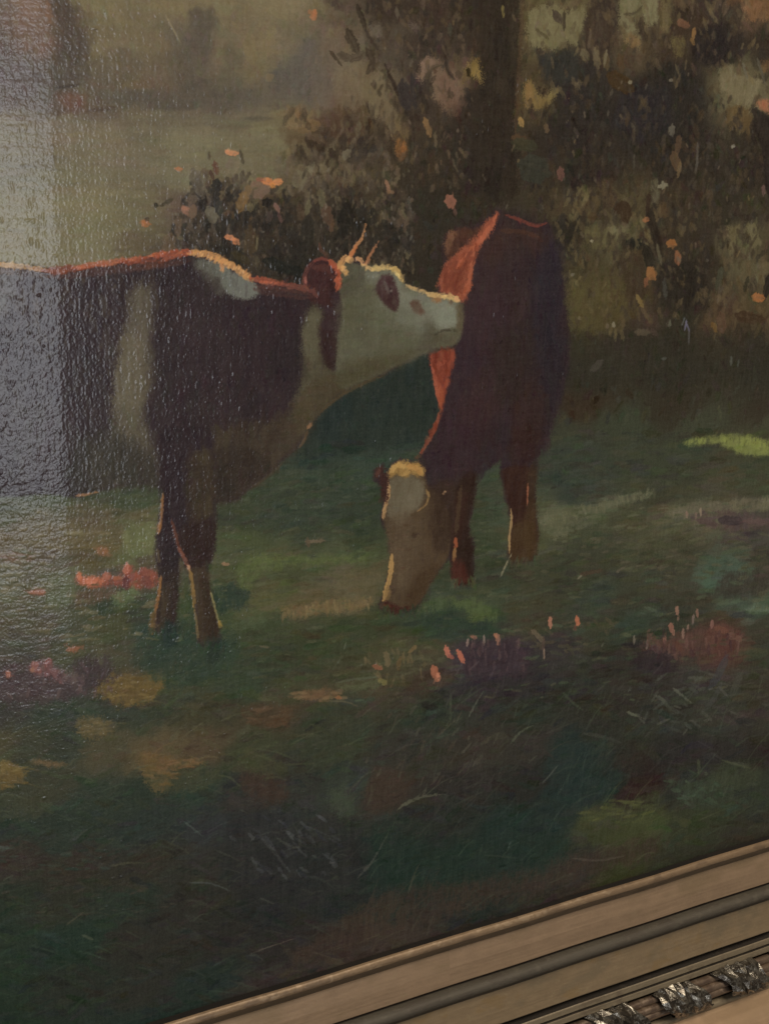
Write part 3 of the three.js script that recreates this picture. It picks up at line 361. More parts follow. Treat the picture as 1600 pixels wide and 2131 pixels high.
scumble([[-300, 1060], [480, 1060], [480, 1330], [-300, 1360]], 300, ['6a6248', '5c5a42', '71684c', '544e38', '66583f', '4a4f38', '786a50'].map(hex), [8, 26], [3, 7], [-15, 10], { op: 0.45, h: 1.0 });
scumble([[460, 1080], [1600, 1040], [1600, 1460], [460, 1460]], 330, ['4a4c38', '54523c', '41452f', '5a563f', '3a3f2f', '4f5a40'].map(hex), [8, 26], [3, 6], [-18, 10], { op: 0.4, h: 0.7 });
// heather and small flowers
for (const [x, y, rx, ry, n, tones, ang] of [
  [265, 1435, 62, 30, 46, ['6c5731', '5f4c2e', '77623a', '544429'], [-14, 14]], [195, 1512, 40, 20, 26, ['645539', '584d37', '6e5d3e'], [-14, 10]], [330, 1600, 40, 36, 34, ['66512f', '5a4a30', '705638'], [-20, 20]], [390, 1586, 40, 9, 14, ['75553a', '6a5034'], [-10, 4]], [20, 1618, 40, 26, 24, ['75603a', '69552f', '5c4a2e'], [-20, 20]],
  [90, 1120, 150, 22, 60, ['675a40', '5c5038', '716347', '544a34'], [-12, 4]], [30, 1200, 90, 60, 60, ['66604a', '5a5843', '706850', '50523e'], [-14, 14]], [560, 1490, 50, 22, 26, ['553f2d', '4a3a2a', '5e4836'], [-20, 20]], [660, 1447, 60, 10, 22, ['6e533b', '5f4a35', '7c6244'], [-8, 4]], [820, 1385, 70, 34, 36, ['60523a', '534a34', '6b5a3e', '4a4630'], [40, 110]],
  [1180, 1320, 120, 40, 44, ['453f30', '4e4636', '3c3c2e', '564b3a'], [-20, 60]], [1300, 1080, 220, 26, 60, ['4c4c38', '565440', '43462f', '5e5a46'], [-16, 0]], [1400, 1150, 200, 60, 70, ['46442f', '4f4b38', '3e4030', '585040'], [-14, 6]], [980, 1120, 60, 60, 26, ['40452f', '3a402d', '4a4d38'], [-14, 6]], [640, 1030, 140, 50, 50, ['3a4234', '444a3a', '333a2e'], [-10, 6]],
  [600, 1760, 130, 70, 50, ['3c3c3e', '46464a', '33333a', '4e4e50'], [25, 60]], [880, 1560, 140, 90, 60, ['40382f', '4a4036', '37392f', '504a40'], [-75, -45]], [1420, 1460, 120, 70, 60, ['3f3f3a', '4a4a44', '383a30', '55534a'], [-70, 50]], [1300, 1690, 90, 26, 34, ['4c4e2e', '44472b', '56562f'], [-24, 6]], [1450, 1640, 70, 34, 28, ['3d4a3a', '46523f', '343f2f'], [-30, 40]], [120, 1760, 160, 60, 50, ['323c34', '2d3830', '3b433a'], [-20, 10]], [180, 1860, 200, 50, 50, ['3c362e', '443d34', '35322b'], [-24, 10]],
]) for (let k = 0; k < n; k++) { const a = rnd() * 6.283, r = Math.sqrt(rnd()); dab(x + Math.cos(a) * r * rx, y + Math.sin(a) * r * ry, rr(9, 30), rr(3, 7), rr(...ang), hex(tones[k % tones.length]), { op: 0.55, b: 0.6, h: 0.8 }); }
for (const [x, y, l, w, a, c] of [
  [930, 1355, 24, 10, 70, 'b56350'], [938, 1366, 14, 8, 40, '8d4c42'], [958, 1365, 28, 11, 62, 'b8654f'], [905, 1400, 34, 15, 70, '9f5d45'], [912, 1408, 16, 8, 70, 'b06a50'], [985, 1325, 12, 7, 20, '8f5c4c'], [972, 1335, 16, 6, 100, '7f6660'], [1006, 1330, 20, 5, 90, '7d6a62'], [1035, 1330, 24, 9, 80, '855848'], [1030, 1322, 10, 6, 60, 'a0654c'], [1144, 1295, 22, 9, 85, 'a56a55'], [1200, 1292, 20, 9, 80, 'b0654a'], [1196, 1305, 10, 6, 80, '5a3a30'],
  [1118, 1322, 36, 9, 42, '5d4f3f'], [1130, 1340, 30, 6, 90, '54443c'], [1131, 1360, 22, 4, 90, '80685a'], [785, 1388, 22, 9, 20, '83553f'], [805, 1372, 30, 12, 80, '60523a'], [830, 1380, 26, 10, 100, '5e4c33'], [858, 1350, 20, 9, 140, '6a5538'], [795, 1418, 20, 9, 30, '6b6038'], [705, 1452, 12, 8, 10, '855a3c'],
  [1408, 1270, 18, 8, 80, '8a6252'], [1410, 1285, 12, 5, 90, '765a4c'], [1450, 1275, 18, 6, 85, '7c5a4c'], [1441, 1288, 22, 5, 95, '75615a'], [1395, 1305, 20, 10, 80, '8a5c4e'], [1400, 1315, 12, 6, 80, '9a6a58'], [1420, 1318, 20, 6, 90, '7b5c50'], [1430, 1305, 14, 5, 100, '7d6256'], [1382, 1330, 16, 7, 90, '7c564a'], [1345, 1340, 20, 5, 95, '6d5f58'], [1318, 1330, 18, 5, 90, '655b50'], [1480, 1298, 18, 7, 90, '775048'], [1500, 1310, 30, 10, 20, '6a463a'], [1530, 1325, 30, 10, 30, '604236'], [1440, 1350, 26, 14, 80, '4c332e'], [1410, 1345, 22, 12, 60, '5a3c32'], [1365, 1350, 24, 12, 30, '4d3a3a'],
  [1428, 1070, 14, 5, 85, '7c6255'], [1447, 1072, 14, 5, 90, '6f5a50'], [1457, 1065, 20, 5, 90, '84705f'], [1470, 1085, 40, 12, 10, '544440'], [1520, 1082, 50, 16, 5, '403536'], [1570, 1085, 50, 10, 5, '5a4744'], [165, 1198, 16, 11, 80, 'b5654a'], [190, 1208, 26, 12, 5, 'b3634a'], [222, 1196, 14, 16, 70, '9a5a48'], [245, 1202, 20, 9, 5, '97563f'], [263, 1182, 22, 14, 90, 'a55d4a'], [275, 1200, 20, 12, 90, '7b4840'], [300, 1190, 22, 18, 60, '7e483c'], [305, 1210, 24, 20, 60, '6e3f38'], [262, 1212, 24, 16, 90, '5a3434'], [78, 1232, 34, 9, 0, '8b5845'], [76, 1388, 24, 14, 60, '84544e'], [100, 1380, 22, 14, 100, '7d4f4c'], [68, 1395, 10, 10, 90, '92604f'], [18, 1406, 14, 9, 80, '935c4e'], [118, 1408, 40, 9, 48, '6d4a4a'],
  [655, 1125, 40, 7, -4, '635342'], [640, 1128, 20, 8, 80, '574a3a'], [468, 1172, 16, 6, 5, '8d6a50'], [550, 1345, 20, 5, 5, '5a5240'], [150, 1350, 26, 8, -10, '81533d'], [1230, 1190, 46, 9, -10, '4a3d30'], [1290, 1185, 20, 5, -30, '5f5648'], [1205, 1200, 12, 4, -40, '6f6655'],
]) dab(x, y, l, w, a, hex(c), { op: 0.9, b: 0.3, jit: 5, h: 0.9 });
for (let k = 0; k < 46; k++) dab(rr(975, 1090), rr(1335, 1395), rr(10, 26), rr(3, 7), rr(75, 105), hex(['47373b', '403033', '4f3d40', '382c30', '5a4444'][k % 5]), { op: 0.6 });
for (let k = 0; k < 46; k++) dab(rr(1340, 1540), rr(1315, 1365), rr(10, 24), rr(4, 8), rr(70, 110), hex(['5f423a', '53382f', '4a3230', '684a42', '422e30'][k % 5]), { op: 0.55 });
for (let k = 0; k < 40; k++) dab(rr(20, 240), rr(1385, 1450), rr(10, 24), rr(4, 8), rr(40, 120), hex(['4f3c40', '5a464a', '423538', '64504e'][k % 4]), { op: 0.5 });
for (let k = 0; k < 60; k++) { const t = rnd(); dab(mix(585, 770, t), mix(1278, 1250, t) + rr(-12, 12), rr(10, 20), rr(3, 5), rr(75, 100), hex(['75603f', '6a5238', '7f6a48', '5e4f38'][k % 4]), { op: 0.5, h: 0.9 }); }
for (let k = 0; k < 50; k++) { const t = rnd(); dab(mix(1130, 1350, t), mix(1085, 1028, t) + rr(-8, 8), rr(8, 22), rr(3, 5), rr(60, 100), hex(['5f5c46', '66634c', '54523e'][k % 3]), { op: 0.5, h: 0.8 }); }
// blades of grass
for (const [pts, w, c, o] of [
  [[[828, 1683], [850, 1668], [890, 1655], [930, 1652]], 11, '6b6a55', { w2: 3 }], [[[745, 1825], [775, 1790], [795, 1755], [810, 1728]], 8, '5a5650', { w2: 2 }], [[[545, 1745], [570, 1772], [600, 1812]], 9, '4b4a49', { w2: 4 }], [[[575, 1742], [600, 1758], [622, 1762], [622, 1740], [608, 1706]], 7, '4a4a44', { w2: 3 }], [[[552, 1740], [572, 1768]], 8, '45454a', {}], [[[1062, 1545], [1085, 1520], [1110, 1508]], 9, '565948', { w2: 3 }], [[[975, 1490], [985, 1470], [998, 1448], [1008, 1432]], 7, '5f6054', { w2: 2 }], [[[938, 1440], [936, 1505]], 6, '4a4d3c', {}], [[[1128, 1628], [1145, 1610], [1160, 1592]], 5, '55554e', {}],
  [[[1302, 1480], [1320, 1488], [1345, 1496]], 7, '6f6e5a', { w2: 2 }], [[[1400, 1432], [1420, 1448], [1438, 1462]], 8, '6a6a5c', { w2: 3 }], [[[1372, 1448], [1385, 1466], [1400, 1485]], 8, '4f5044', {}], [[[1370, 1490], [1385, 1505], [1392, 1520]], 10, '3d3c40', {}], [[[1170, 1440], [1190, 1460], [1212, 1478]], 6, '454b3a', {}], [[[1210, 1525], [1250, 1532], [1290, 1545]], 8, '44423c', {}], [[[1500, 1580], [1530, 1590], [1560, 1598]], 5, '55573f', {}], [[[1452, 1580], [1454, 1610]], 8, '4d5038', {}], [[[1500, 1420], [1480, 1460], [1460, 1480]], 14, '403f3c', {}], [[[1540, 1400], [1520, 1450]], 20, '46433b', {}], [[[1512, 1365], [1490, 1410], [1475, 1430]], 24, '43444a', {}],
  [[[382, 1708], [400, 1722], [424, 1742]], 5, '5c6660', { w2: 2 }], [[[225, 1802], [260, 1796], [310, 1795]], 8, '52503f', { w2: 3 }], [[[395, 1836], [440, 1838], [490, 1858]], 7, '4c5150', { w2: 2 }], [[[138, 1925], [160, 1908], [182, 1892]], 5, '565040', { w2: 2 }], [[[0, 1930], [40, 1910], [80, 1905]], 14, '36403a', {}], [[[170, 1945], [195, 1955]], 7, '525443', {}], [[[540, 1868], [570, 1880]], 5, '45453f', {}], [[[0, 1765], [20, 1768]], 10, '4c5c58', {}], [[[1040, 1200], [1060, 1162]], 4, '93876f', { w2: 2, h: 1 }],
  [[[1150, 1225], [1100, 1238], [1040, 1258]], 6, '454937', {}], [[[690, 1395], [715, 1360]], 4, '4c503e', {}], [[[715, 1352], [720, 1334]], 4, '5e6150', {}], [[[1250, 1345], [1256, 1335]], 5, '5c5a4c', {}], [[[700, 1420], [740, 1412], [790, 1408]], 6, '565a48', {}], [[[1550, 1268], [1600, 1270]], 6, '66715c', {}], [[[1340, 1262], [1366, 1272]], 7, '51594a', {}], [[[520, 1985], [560, 1970], [620, 1950]], 3, '6a5c50', { b: 0.8 }], [[[1005, 1778], [1080, 1785]], 4, '3b4038', {}], [[[1056, 1765], [1062, 1750]], 5, '545f5c', {}], [[[1190, 1785], [1240, 1790], [1300, 1780]], 5, '51473f', {}],
]) stroke(pts, w * 0.8, hex(c), { op: 0.5, b: 0.75, h: 0.8, ...o });
for (let k = 0; k < 1000; k++) { // loose grass, leaning away from the clumps
  const x = rr(-300, 1600), y = rr(1440, 2080), a = (x < 700 ? rr(-40, 30) : rr(-75, -15)) * Math.PI / 180, l = rr(24, 80), [bx, by] = [Math.cos(a) * l, Math.sin(a) * l], m = sample(...T(x, y)), up = rr(2, 15);
  stroke([[x, y], [x + bx * 0.5, y + by * 0.5 - rr(0, 8)], [x + bx, y + by]], rr(2.5, 6), [m[0] + up, m[1] + up + 2, m[2] + up * 0.8], { op: rr(0.25, 0.6), w2: 1.5, b: 0.6, h: 0.7 });
}
for (let k = 0; k < 260; k++) { const x = rr(900, 1650), y = rr(1380, 1700), m = sample(...T(x, y)), up = rr(3, 18); dab(x, y, rr(14, 46), rr(2, 5), rr(-80, -40) + (x > 1380 ? 70 : 0), [m[0] + up, m[1] + up, m[2] + up], { op: 0.4, b: 0.6, h: 0.6 }); }

// ================= the grazing cow
const GRAZER = [[1035, 438], [1055, 445], [1085, 458], [1112, 467], [1138, 462], [1150, 482], [1160, 540], [1172, 600], [1180, 670], [1181, 740], [1172, 800], [1158, 860], [1145, 905], [1132, 935], [1118, 960], [1113, 1040], [1119, 1100], [1114, 1148], [1106, 1166], [1060, 1166], [1062, 1110], [1060, 1062], [1050, 1020], [1042, 985], [1043, 945], [1035, 962], [1000, 985], [990, 1000], [985, 1045], [976, 1092], [985, 1130], [984, 1195], [978, 1214], [942, 1212], [934, 1160], [928, 1168], [912, 1192], [896, 1212], [882, 1240], [866, 1266], [834, 1276], [800, 1272], [789, 1258], [797, 1235], [808, 1200], [812, 1150], [806, 1112], [795, 1086], [794, 1060], [803, 1022], [780, 1000], [782, 972], [806, 985], [812, 966], [832, 957], [860, 962], [868, 956], [890, 928], [908, 890], [917, 850], [905, 802], [894, 735], [905, 700], [912, 610], [922, 560], [924, 505], [935, 482], [975, 472], [1010, 455]];
patch(GRAZER, hex('362727'), { f: 4, n: 4, id: ID.grazer, c2: hex('33262a'), vary: 3 });
patch([[1035, 442], [1150, 480], [1178, 660], [1170, 800], [1140, 900], [1090, 900], [1110, 700], [1070, 520]], hex('2f2628'), { f: 24, n: 8, op: 0.8, vary: 3 });
patch([[1040, 470], [1100, 475], [1140, 480], [1130, 520], [1060, 520], [1020, 500]], hex('3d2a24'), { f: 16, n: 8, op: 0.8 });
patch([[960, 700], [1000, 600], [1060, 620], [1060, 800], [1000, 950], [930, 960], [910, 920]], hex('38272a'), { f: 22, n: 10, op: 0.6, vary: 3 });
for (const [x, y, rx, ry, c, o] of [[1000, 620, 40, 90, '3a2a2c', 0.6], [1060, 560, 60, 60, '352726', 0.6], [1140, 620, 34, 110, '2d262c', 0.65], [1150, 760, 30, 90, '2c2529', 0.65], [1060, 760, 60, 90, '30261f', 0.6], [990, 860, 50, 80, '3a2726', 0.6], [1100, 860, 40, 70, '38251f', 0.6], [950, 940, 40, 50, '36272a', 0.6], [1090, 930, 40, 40, '35231e', 0.75], [1020, 920, 40, 40, '2e2324', 0.6], [1020, 520, 30, 30, '3f2b24', 0.5], [960, 760, 30, 60, '33262c', 0.5]]) blob(x, y, rx, ry, hex(c), o);
work(GRAZER, 1300, [14, 44], [5, 12], [70, 105], { op: 0.5, jit: 3, hue: 2, edge: 36, h: 0.3 });
patch([[1036, 440], [1026, 470], [1004, 505], [986, 545], [980, 590], [968, 628], [940, 618], [912, 600], [922, 560], [940, 535], [965, 510], [990, 490], [1012, 462]], hex('8a4632'), { f: 3, n: 4, c2: hex('9a4e36') });
patch([[935, 575], [950, 555], [970, 548], [966, 590], [955, 612], [935, 606]], hex('6c3526'), { f: 5, n: 5, op: 0.8 });
patch([[926, 500], [940, 480], [1000, 474], [985, 492], [950, 520], [930, 545]], hex('4c3024'), { f: 5, n: 4, op: 0.95 }); patch([[924, 505], [936, 482], [952, 480], [940, 505], [928, 530]], hex('6f4a36'), { f: 4, n: 3, op: 0.85 });
stroke([[1034, 442], [1020, 470], [998, 500], [970, 525], [945, 555], [926, 585]], 12, hex('a8563c'), { op: 0.8, b: 0.5, h: 1 }); stroke([[985, 520], [980, 560], [966, 615]], 10, hex('a0533a'), { op: 0.75, b: 0.5 });
stroke([[1050, 446], [1082, 457], [1112, 468], [1136, 463]], 7, hex('74392f'), { op: 0.75, b: 0.6 }); stroke([[1040, 478], [1090, 482], [1120, 492]], 9, hex('54382a'), { op: 0.5, b: 0.7 }); stroke([[1100, 485], [1128, 500]], 8, hex('50332b'), { op: 0.4 });
patch([[895, 732], [946, 726], [938, 782], [928, 815], [920, 845], [912, 880], [896, 912], [876, 944], [862, 957], [884, 930], [906, 890], [915, 850], [905, 803]], hex('843c2b'), { f: 3, n: 3, c2: hex('793628') });
stroke([[897, 738], [906, 800], [916, 846]], 8, hex('a34e36'), { op: 0.8, b: 0.4, h: 1 }); stroke([[914, 855], [900, 898], [874, 942]], 8, hex('8c432f'), { op: 0.75, b: 0.5 });
scumble([[918, 560], [985, 500], [1000, 500], [975, 590], [965, 624], [916, 600]], 60, ['6c3426', '7c3e2c', '96492f', '83412d', 'a3553a'].map(hex), [10, 24], [3, 7], [100, 130], { op: 0.6, b: 0.6, h: 0.8 });
scumble([[896, 735], [944, 728], [926, 815], [905, 895], [870, 952], [914, 850]], 70, ['6a2f22', '7a3828', '8c4230', '723424', '94482f'].map(hex), [10, 24], [3, 7], [70, 110], { op: 0.6, b: 0.6, h: 0.8 });
// its head
patch([[808, 990], [835, 975], [878, 985], [890, 1010], [920, 1040], [940, 1090], [935, 1150], [910, 1190], [882, 1240], [862, 1264], [830, 1272], [800, 1268], [792, 1256], [808, 1200], [812, 1150], [806, 1112], [797, 1084], [798, 1060], [804, 1025]], hex('4c3c2c'), { f: 4, n: 2, c2: hex('503e2d'), vary: 3 });
patch([[814, 992], [870, 992], [886, 1015], [880, 1045], [855, 1070], [836, 1092], [812, 1080], [808, 1030]], hex('655a49'), { f: 5, n: 3, c2: hex('5f5443') }); patch([[812, 1080], [860, 1070], [870, 1130], [860, 1200], [830, 1230], [814, 1180]], hex('5a4937'), { f: 14, n: 4, op: 0.75, c2: hex('554434') });
patch([[890, 1010], [940, 1000], [965, 1010], [950, 1090], [930, 1150], [900, 1130], [895, 1060]], hex('38291f'), { f: 12, n: 5, op: 0.85 }); patch([[870, 1190], [920, 1170], [895, 1212], [870, 1262], [840, 1270], [850, 1230]], hex('42301f'), { f: 10, n: 4, op: 0.7 });
patch([[806, 985], [818, 963], [838, 958], [858, 963], [874, 964], [884, 980], [880, 992], [858, 985], [846, 992], [824, 988], [810, 996]], hex('a2793f'), { f: 3, n: 3, c2: hex('8f6c3c'), h: 0.6 });
for (const [x, y, l, w, a, c] of [[818, 974, 18, 12, 130, 'b58a50'], [834, 968, 20, 12, 20, 'b2874c'], [858, 972, 24, 12, 10, 'b08048'], [872, 980, 16, 10, 60, 'a37540'], [844, 984, 16, 8, 150, '9a7440']]) dab(x, y, l, w, a, hex(c), { op: 0.85, h: 1 });
stroke([[807, 1003], [807, 1030], [799, 1060], [797, 1080]], 8, hex('a67c52'), { op: 0.9, h: 1, w2: 9 }); stroke([[814, 1152], [813, 1185], [806, 1215], [797, 1250]], 10, hex('a87d48'), { op: 0.9, h: 1, w2: 12 }); stroke([[806, 1222], [804, 1250]], 14, hex('7d5e38'), { op: 0.6 });
stroke([[886, 1018], [891, 1032], [884, 1050], [866, 1064]], 6, hex('8a6a42'), { op: 0.85, w2: 3, h: 0.9 }); stroke([[852, 1072], [872, 1066], [882, 1058]], 7, hex('4a3a28'), { op: 0.7 });
patch([[782, 975], [796, 972], [806, 990], [806, 1020], [800, 1050], [792, 1030], [790, 1000], [778, 992]], hex('3d2620'), { f: 3, n: 5, op: 0.95 }); dab(786, 982, 16, 8, 110, hex('54322a'), { op: 0.7 });
dab(862, 1112, 12, 10, 0, hex('3c2c22'), { op: 0.7 }); patch([[795, 1256], [806, 1250], [828, 1262], [850, 1262], [840, 1276], [806, 1274]], hex('3f231c'), { f: 3, n: 3 }); dab(804, 1260, 16, 6, 10, hex('54301f'), { op: 0.7 });
dab(925, 1022, 5, 4, 0, hex('8f6a4e'), {}); dab(922, 1026, 5, 4, 0, hex('7a5a42'), {});
// legs
patch([[955, 1000], [990, 985], [984, 1050], [974, 1092], [984, 1132], [984, 1196], [976, 1212], [944, 1210], [938, 1150], [944, 1080]], hex('2f2119'), { f: 4, n: 3, c2: hex('38251d') }); stroke([[958, 1010], [952, 1070], [948, 1110]], 10, hex('4b3a28'), { op: 0.6 }); stroke([[947, 1118], [948, 1140]], 8, hex('9a4f33'), { op: 0.85 }); stroke([[946, 1140], [943, 1168]], 8, hex('8a5f38'), { op: 0.85 }); patch([[940, 1168], [958, 1170], [975, 1200], [970, 1214], [942, 1212]], hex('4a271e'), { f: 5, n: 4, op: 0.85 });
patch([[1046, 975], [1075, 968], [1100, 975], [1100, 1050], [1098, 1100], [1080, 1166], [1060, 1164], [1062, 1110], [1060, 1062], [1050, 1020]], hex('38241c'), { f: 4, n: 3 }); patch([[1100, 975], [1114, 970], [1113, 1040], [1119, 1100], [1114, 1148], [1098, 1166], [1090, 1120], [1096, 1040]], hex('44311f'), { f: 4, n: 3, c2: hex('3a2a1e') }); patch([[1066, 1090], [1110, 1090], [1112, 1150], [1104, 1164], [1062, 1164]], hex('45331f'), { f: 8, n: 4, op: 0.8 });
stroke([[1097, 1005], [1096, 1050]], 5, hex('8a4f38'), { op: 0.9, w2: 3 }); stroke([[1062, 1058], [1063, 1085], [1059, 1115], [1059, 1150]], 5, hex('98764e'), { op: 0.9, h: 1 }); stroke([[1064, 1150], [1040, 1196]], 4, hex('8d8066'), { op: 0.75, w2: 2 });

// ================= the standing cow
const COW = [[-760, 640], [-700, 575], [-500, 556], [-300, 548], [-100, 540], [0, 546], [60, 552], [120, 560], [180, 553], [250, 541], [320, 530], [380, 521], [430, 525], [480, 545], [520, 570], [570, 583], [632, 596], [632, 570], [645, 543], [668, 536], [690, 542], [702, 560], [708, 548], [718, 531], [735, 534], [748, 540], [770, 556], [800, 552], [820, 556], [832, 568], [840, 587], [860, 596], [890, 608], [925, 611], [952, 620], [963, 640], [962, 675], [955, 700], [950, 718], [930, 724], [905, 730], [878, 738], [840, 757], [800, 780], [760, 793], [722, 812], [692, 832], [667, 858], [650, 882], [635, 907], [620, 932], [592, 957], [560, 987], [522, 1016], [490, 1042], [450, 1048], [448, 1065], [446, 1110], [440, 1158], [432, 1180], [434, 1222], [445, 1270], [458, 1318], [456, 1340], [415, 1342], [408, 1292], [402, 1240], [395, 1192], [386, 1172], [374, 1160], [372, 1200], [370, 1242], [366, 1292], [364, 1312], [318, 1314], [322, 1272], [330, 1222], [333, 1190], [325, 1150], [327, 1110], [334, 1060], [336, 1022], [300, 1006], [250, 1014], [200, 1022], [150, 1034], [100, 1028], [0, 1036], [-200, 1040], [-420, 1020], [-620, 1060], [-640, 1320], [-700, 1330], [-740, 1000]];
patch(COW, hex('35292a'), { f: 3, n: 2, id: ID.cow, c2: hex('302527'), vary: 3 });
for (const [pts, c, c2, o] of [
  [[[500, 600], [640, 610], [640, 700], [620, 860], [560, 900], [500, 860], [470, 700]], '322628', '2e2526', { f: 20, n: 10, op: 0.8 }], [[[380, 545], [420, 560], [470, 640], [440, 800], [330, 900], [330, 640], [345, 560]], '312728', '362a2c', { f: 20, n: 10, op: 0.8 }],
  [[[268, 608], [314, 592], [320, 650], [312, 715], [316, 790], [300, 860], [322, 930], [336, 1000], [280, 1008], [200, 1012], [175, 960], [225, 910], [234, 830], [243, 745], [262, 680]], '564d3e', '50473b', { f: 14, n: 6, op: 0.95 }], [[[255, 700], [305, 690], [300, 800], [285, 850], [245, 850], [240, 780]], '635948', null, { f: 16, n: 6, op: 0.75 }], [[[275, 620], [312, 610], [308, 690], [270, 690]], '594f43', null, { f: 12, n: 5, op: 0.6 }],
  [[[150, 930], [230, 900], [310, 940], [336, 1010], [250, 1014], [150, 1030]], '37312a', '332e28', { f: 16, n: 8, op: 0.9 }], [[[-760, 640], [-500, 560], [-450, 700], [-520, 1000], [-700, 900]], '5a5144', '63594a', { f: 20, n: 8, op: 0.9 }], [[[-230, 560], [-60, 552], [-20, 640], [-80, 800], [-200, 760]], '6a6256', '5e564b', { f: 18, n: 8, op: 0.8 }], [[[-60, 560], [30, 568], [20, 640], [-40, 680]], '565150', null, { f: 14, n: 6, op: 0.7 }],
  [[[412, 537], [450, 545], [490, 566], [532, 590], [538, 612], [500, 622], [470, 606], [455, 580], [430, 572], [410, 555]], '66655f', '5e5d56', { f: 4, n: 3 }], [[[405, 540], [440, 555], [470, 600], [450, 610], [420, 575]], '4f4a42', null, { f: 8, n: 4, op: 0.7 }],
  [[[440, 900], [520, 880], [620, 860], [650, 880], [620, 930], [560, 985], [490, 1036], [450, 1040], [420, 980]], '43372b', '3d3228', { f: 16, n: 6, op: 0.95 }], [[[455, 930], [500, 930], [560, 960], [510, 1015], [455, 1040], [445, 990]], '342a23', '2e2721', { f: 12, n: 6, op: 0.9 }],
  [[[640, 640], [672, 640], [668, 700], [690, 770], [720, 810], [690, 832], [655, 875], [620, 905], [610, 850], [632, 760]], '4d4636', '433a2c', { f: 10, n: 5 }], [[[632, 670], [645, 655], [668, 655], [664, 740], [640, 760], [630, 720]], '544d3c', null, { f: 7, n: 4 }],
  [[[640, 800], [700, 770], [760, 790], [700, 828], [660, 862], [620, 900], [600, 880]], '44392a', '4a3d2c', { f: 10, n: 5, op: 0.8 }],
  [[[660, 610], [706, 600], [712, 640], [702, 720], [694, 762], [676, 758], [664, 700], [670, 650]], '33231f', '37272a', { f: 7, n: 4 }],
  // head
  [[[706, 560], [720, 545], [760, 552], [800, 556], [828, 568], [842, 592], [890, 610], [930, 616], [958, 628], [962, 668], [952, 712], [905, 728], [840, 755], [780, 782], [720, 805], [700, 790], [702, 720], [712, 640], [704, 600]], '5b5749', '56513f', { f: 4, n: 2 }],
  [[[755, 570], [800, 562], [828, 572], [842, 598], [890, 614], [930, 622], [950, 640], [950, 680], [900, 680], [850, 650], [790, 600]], '6e6c60', '686659', { f: 10, n: 3, op: 0.9 }], [[[905, 630], [948, 632], [955, 660], [940, 690], [905, 686], [896, 655]], '757467', null, { f: 10, n: 3, op: 0.8 }], [[[780, 620], [860, 650], [890, 690], [830, 700], [770, 670]], '686759', null, { f: 14, n: 4, op: 0.75 }],
  [[[710, 620], [760, 600], [800, 640], [860, 690], [880, 730], [800, 765], [730, 790], [705, 740]], '555240', '504c3a', { f: 20, n: 5, op: 0.75 }], [[[710, 760], [780, 745], [870, 730], [840, 755], [780, 782], [720, 806], [700, 800]], '443d2a', null, { f: 12, n: 4, op: 0.8 }], [[[714, 560], [745, 552], [760, 575], [740, 610], [712, 610]], '4a4438', '54503f', { f: 7, n: 3, op: 0.85 }],
  [[[783, 594], [796, 574], [815, 573], [826, 596], [831, 628], [824, 648], [802, 634], [786, 614]], '3f2a28', '463030', { f: 3, n: 2 }], [[[853, 629], [868, 622], [876, 636], [884, 648], [876, 658], [860, 648]], '4f3a30', '5a4438', { f: 3, n: 2 }], [[[899, 612], [912, 614], [916, 624], [902, 628]], '8a5f3a', null, { f: 3, op: 0.85 }], [[[932, 624], [944, 624], [942, 632], [934, 632]], '5f4a3a', null, { f: 3, op: 0.8 }],
  [[[948, 632], [963, 640], [962, 690], [950, 690], [950, 660]], '564a38', '4a3e30', { f: 6, n: 3, op: 0.9 }], [[[890, 672], [905, 670], [912, 690], [940, 684], [950, 692], [930, 700], [905, 720], [880, 730]], '453d2e', null, { f: 10, n: 3, op: 0.6 }], [[[912, 698], [944, 694], [950, 712], [930, 722], [908, 722]], '524a38', null, { f: 7, n: 2, op: 0.7 }],
  // ear
  [[[634, 596], [638, 560], [655, 540], [682, 540], [700, 562], [708, 592], [700, 606], [690, 600], [690, 636], [650, 630]], '38231f', '3f2726', { f: 3, n: 3 }],
  // legs
  [[[338, 900], [440, 900], [446, 1050], [446, 1110], [438, 1170], [400, 1190], [372, 1150], [350, 1180], [332, 1180], [326, 1150], [336, 1050]], '33282a', '2f2426', { f: 6, n: 4 }], [[[392, 960], [440, 940], [446, 1050], [440, 1080], [398, 1080]], '413627', '3a2f24', { f: 8, n: 4, op: 0.95 }], [[[376, 1100], [444, 1080], [444, 1130], [434, 1176], [405, 1190], [385, 1170]], '32241f', null, { f: 7, n: 4, op: 0.9 }],
  [[[334, 1150], [372, 1150], [370, 1240], [364, 1310], [330, 1312], [334, 1230]], '352a24', '2f2627', { f: 4, n: 3 }], [[[332, 1230], [348, 1230], [344, 1300], [328, 1310]], '44382a', null, { f: 5, n: 3, op: 0.85 }], [[[396, 1190], [432, 1184], [436, 1225], [448, 1290], [456, 1330], [416, 1340], [410, 1292]], '44372a', '3a2f24', { f: 4, n: 3 }], [[[420, 1200], [432, 1200], [452, 1310], [440, 1336], [424, 1300]], '35291f', null, { f: 6, n: 3, op: 0.8 }], [[[338, 1298], [366, 1296], [364, 1340], [340, 1345]], '28332f', null, { f: 4, n: 4, op: 0.85 }], [[[425, 1330], [462, 1326], [464, 1370], [430, 1372]], '2c342d', null, { f: 5, n: 5, op: 0.8 }],
]) patch(pts, hex(c), { ...o, ...(c2 ? { c2: hex(c2) } : {}), vary: 3 });
work([[-700, 560], [120, 565], [380, 530], [520, 580], [640, 610], [640, 860], [560, 980], [440, 1040], [330, 1000], [0, 1030], [-600, 1020]], 1900, [14, 46], [5, 12], [60, 120], { op: 0.5, jit: 4, hue: 3, edge: 40, h: 0.45 });
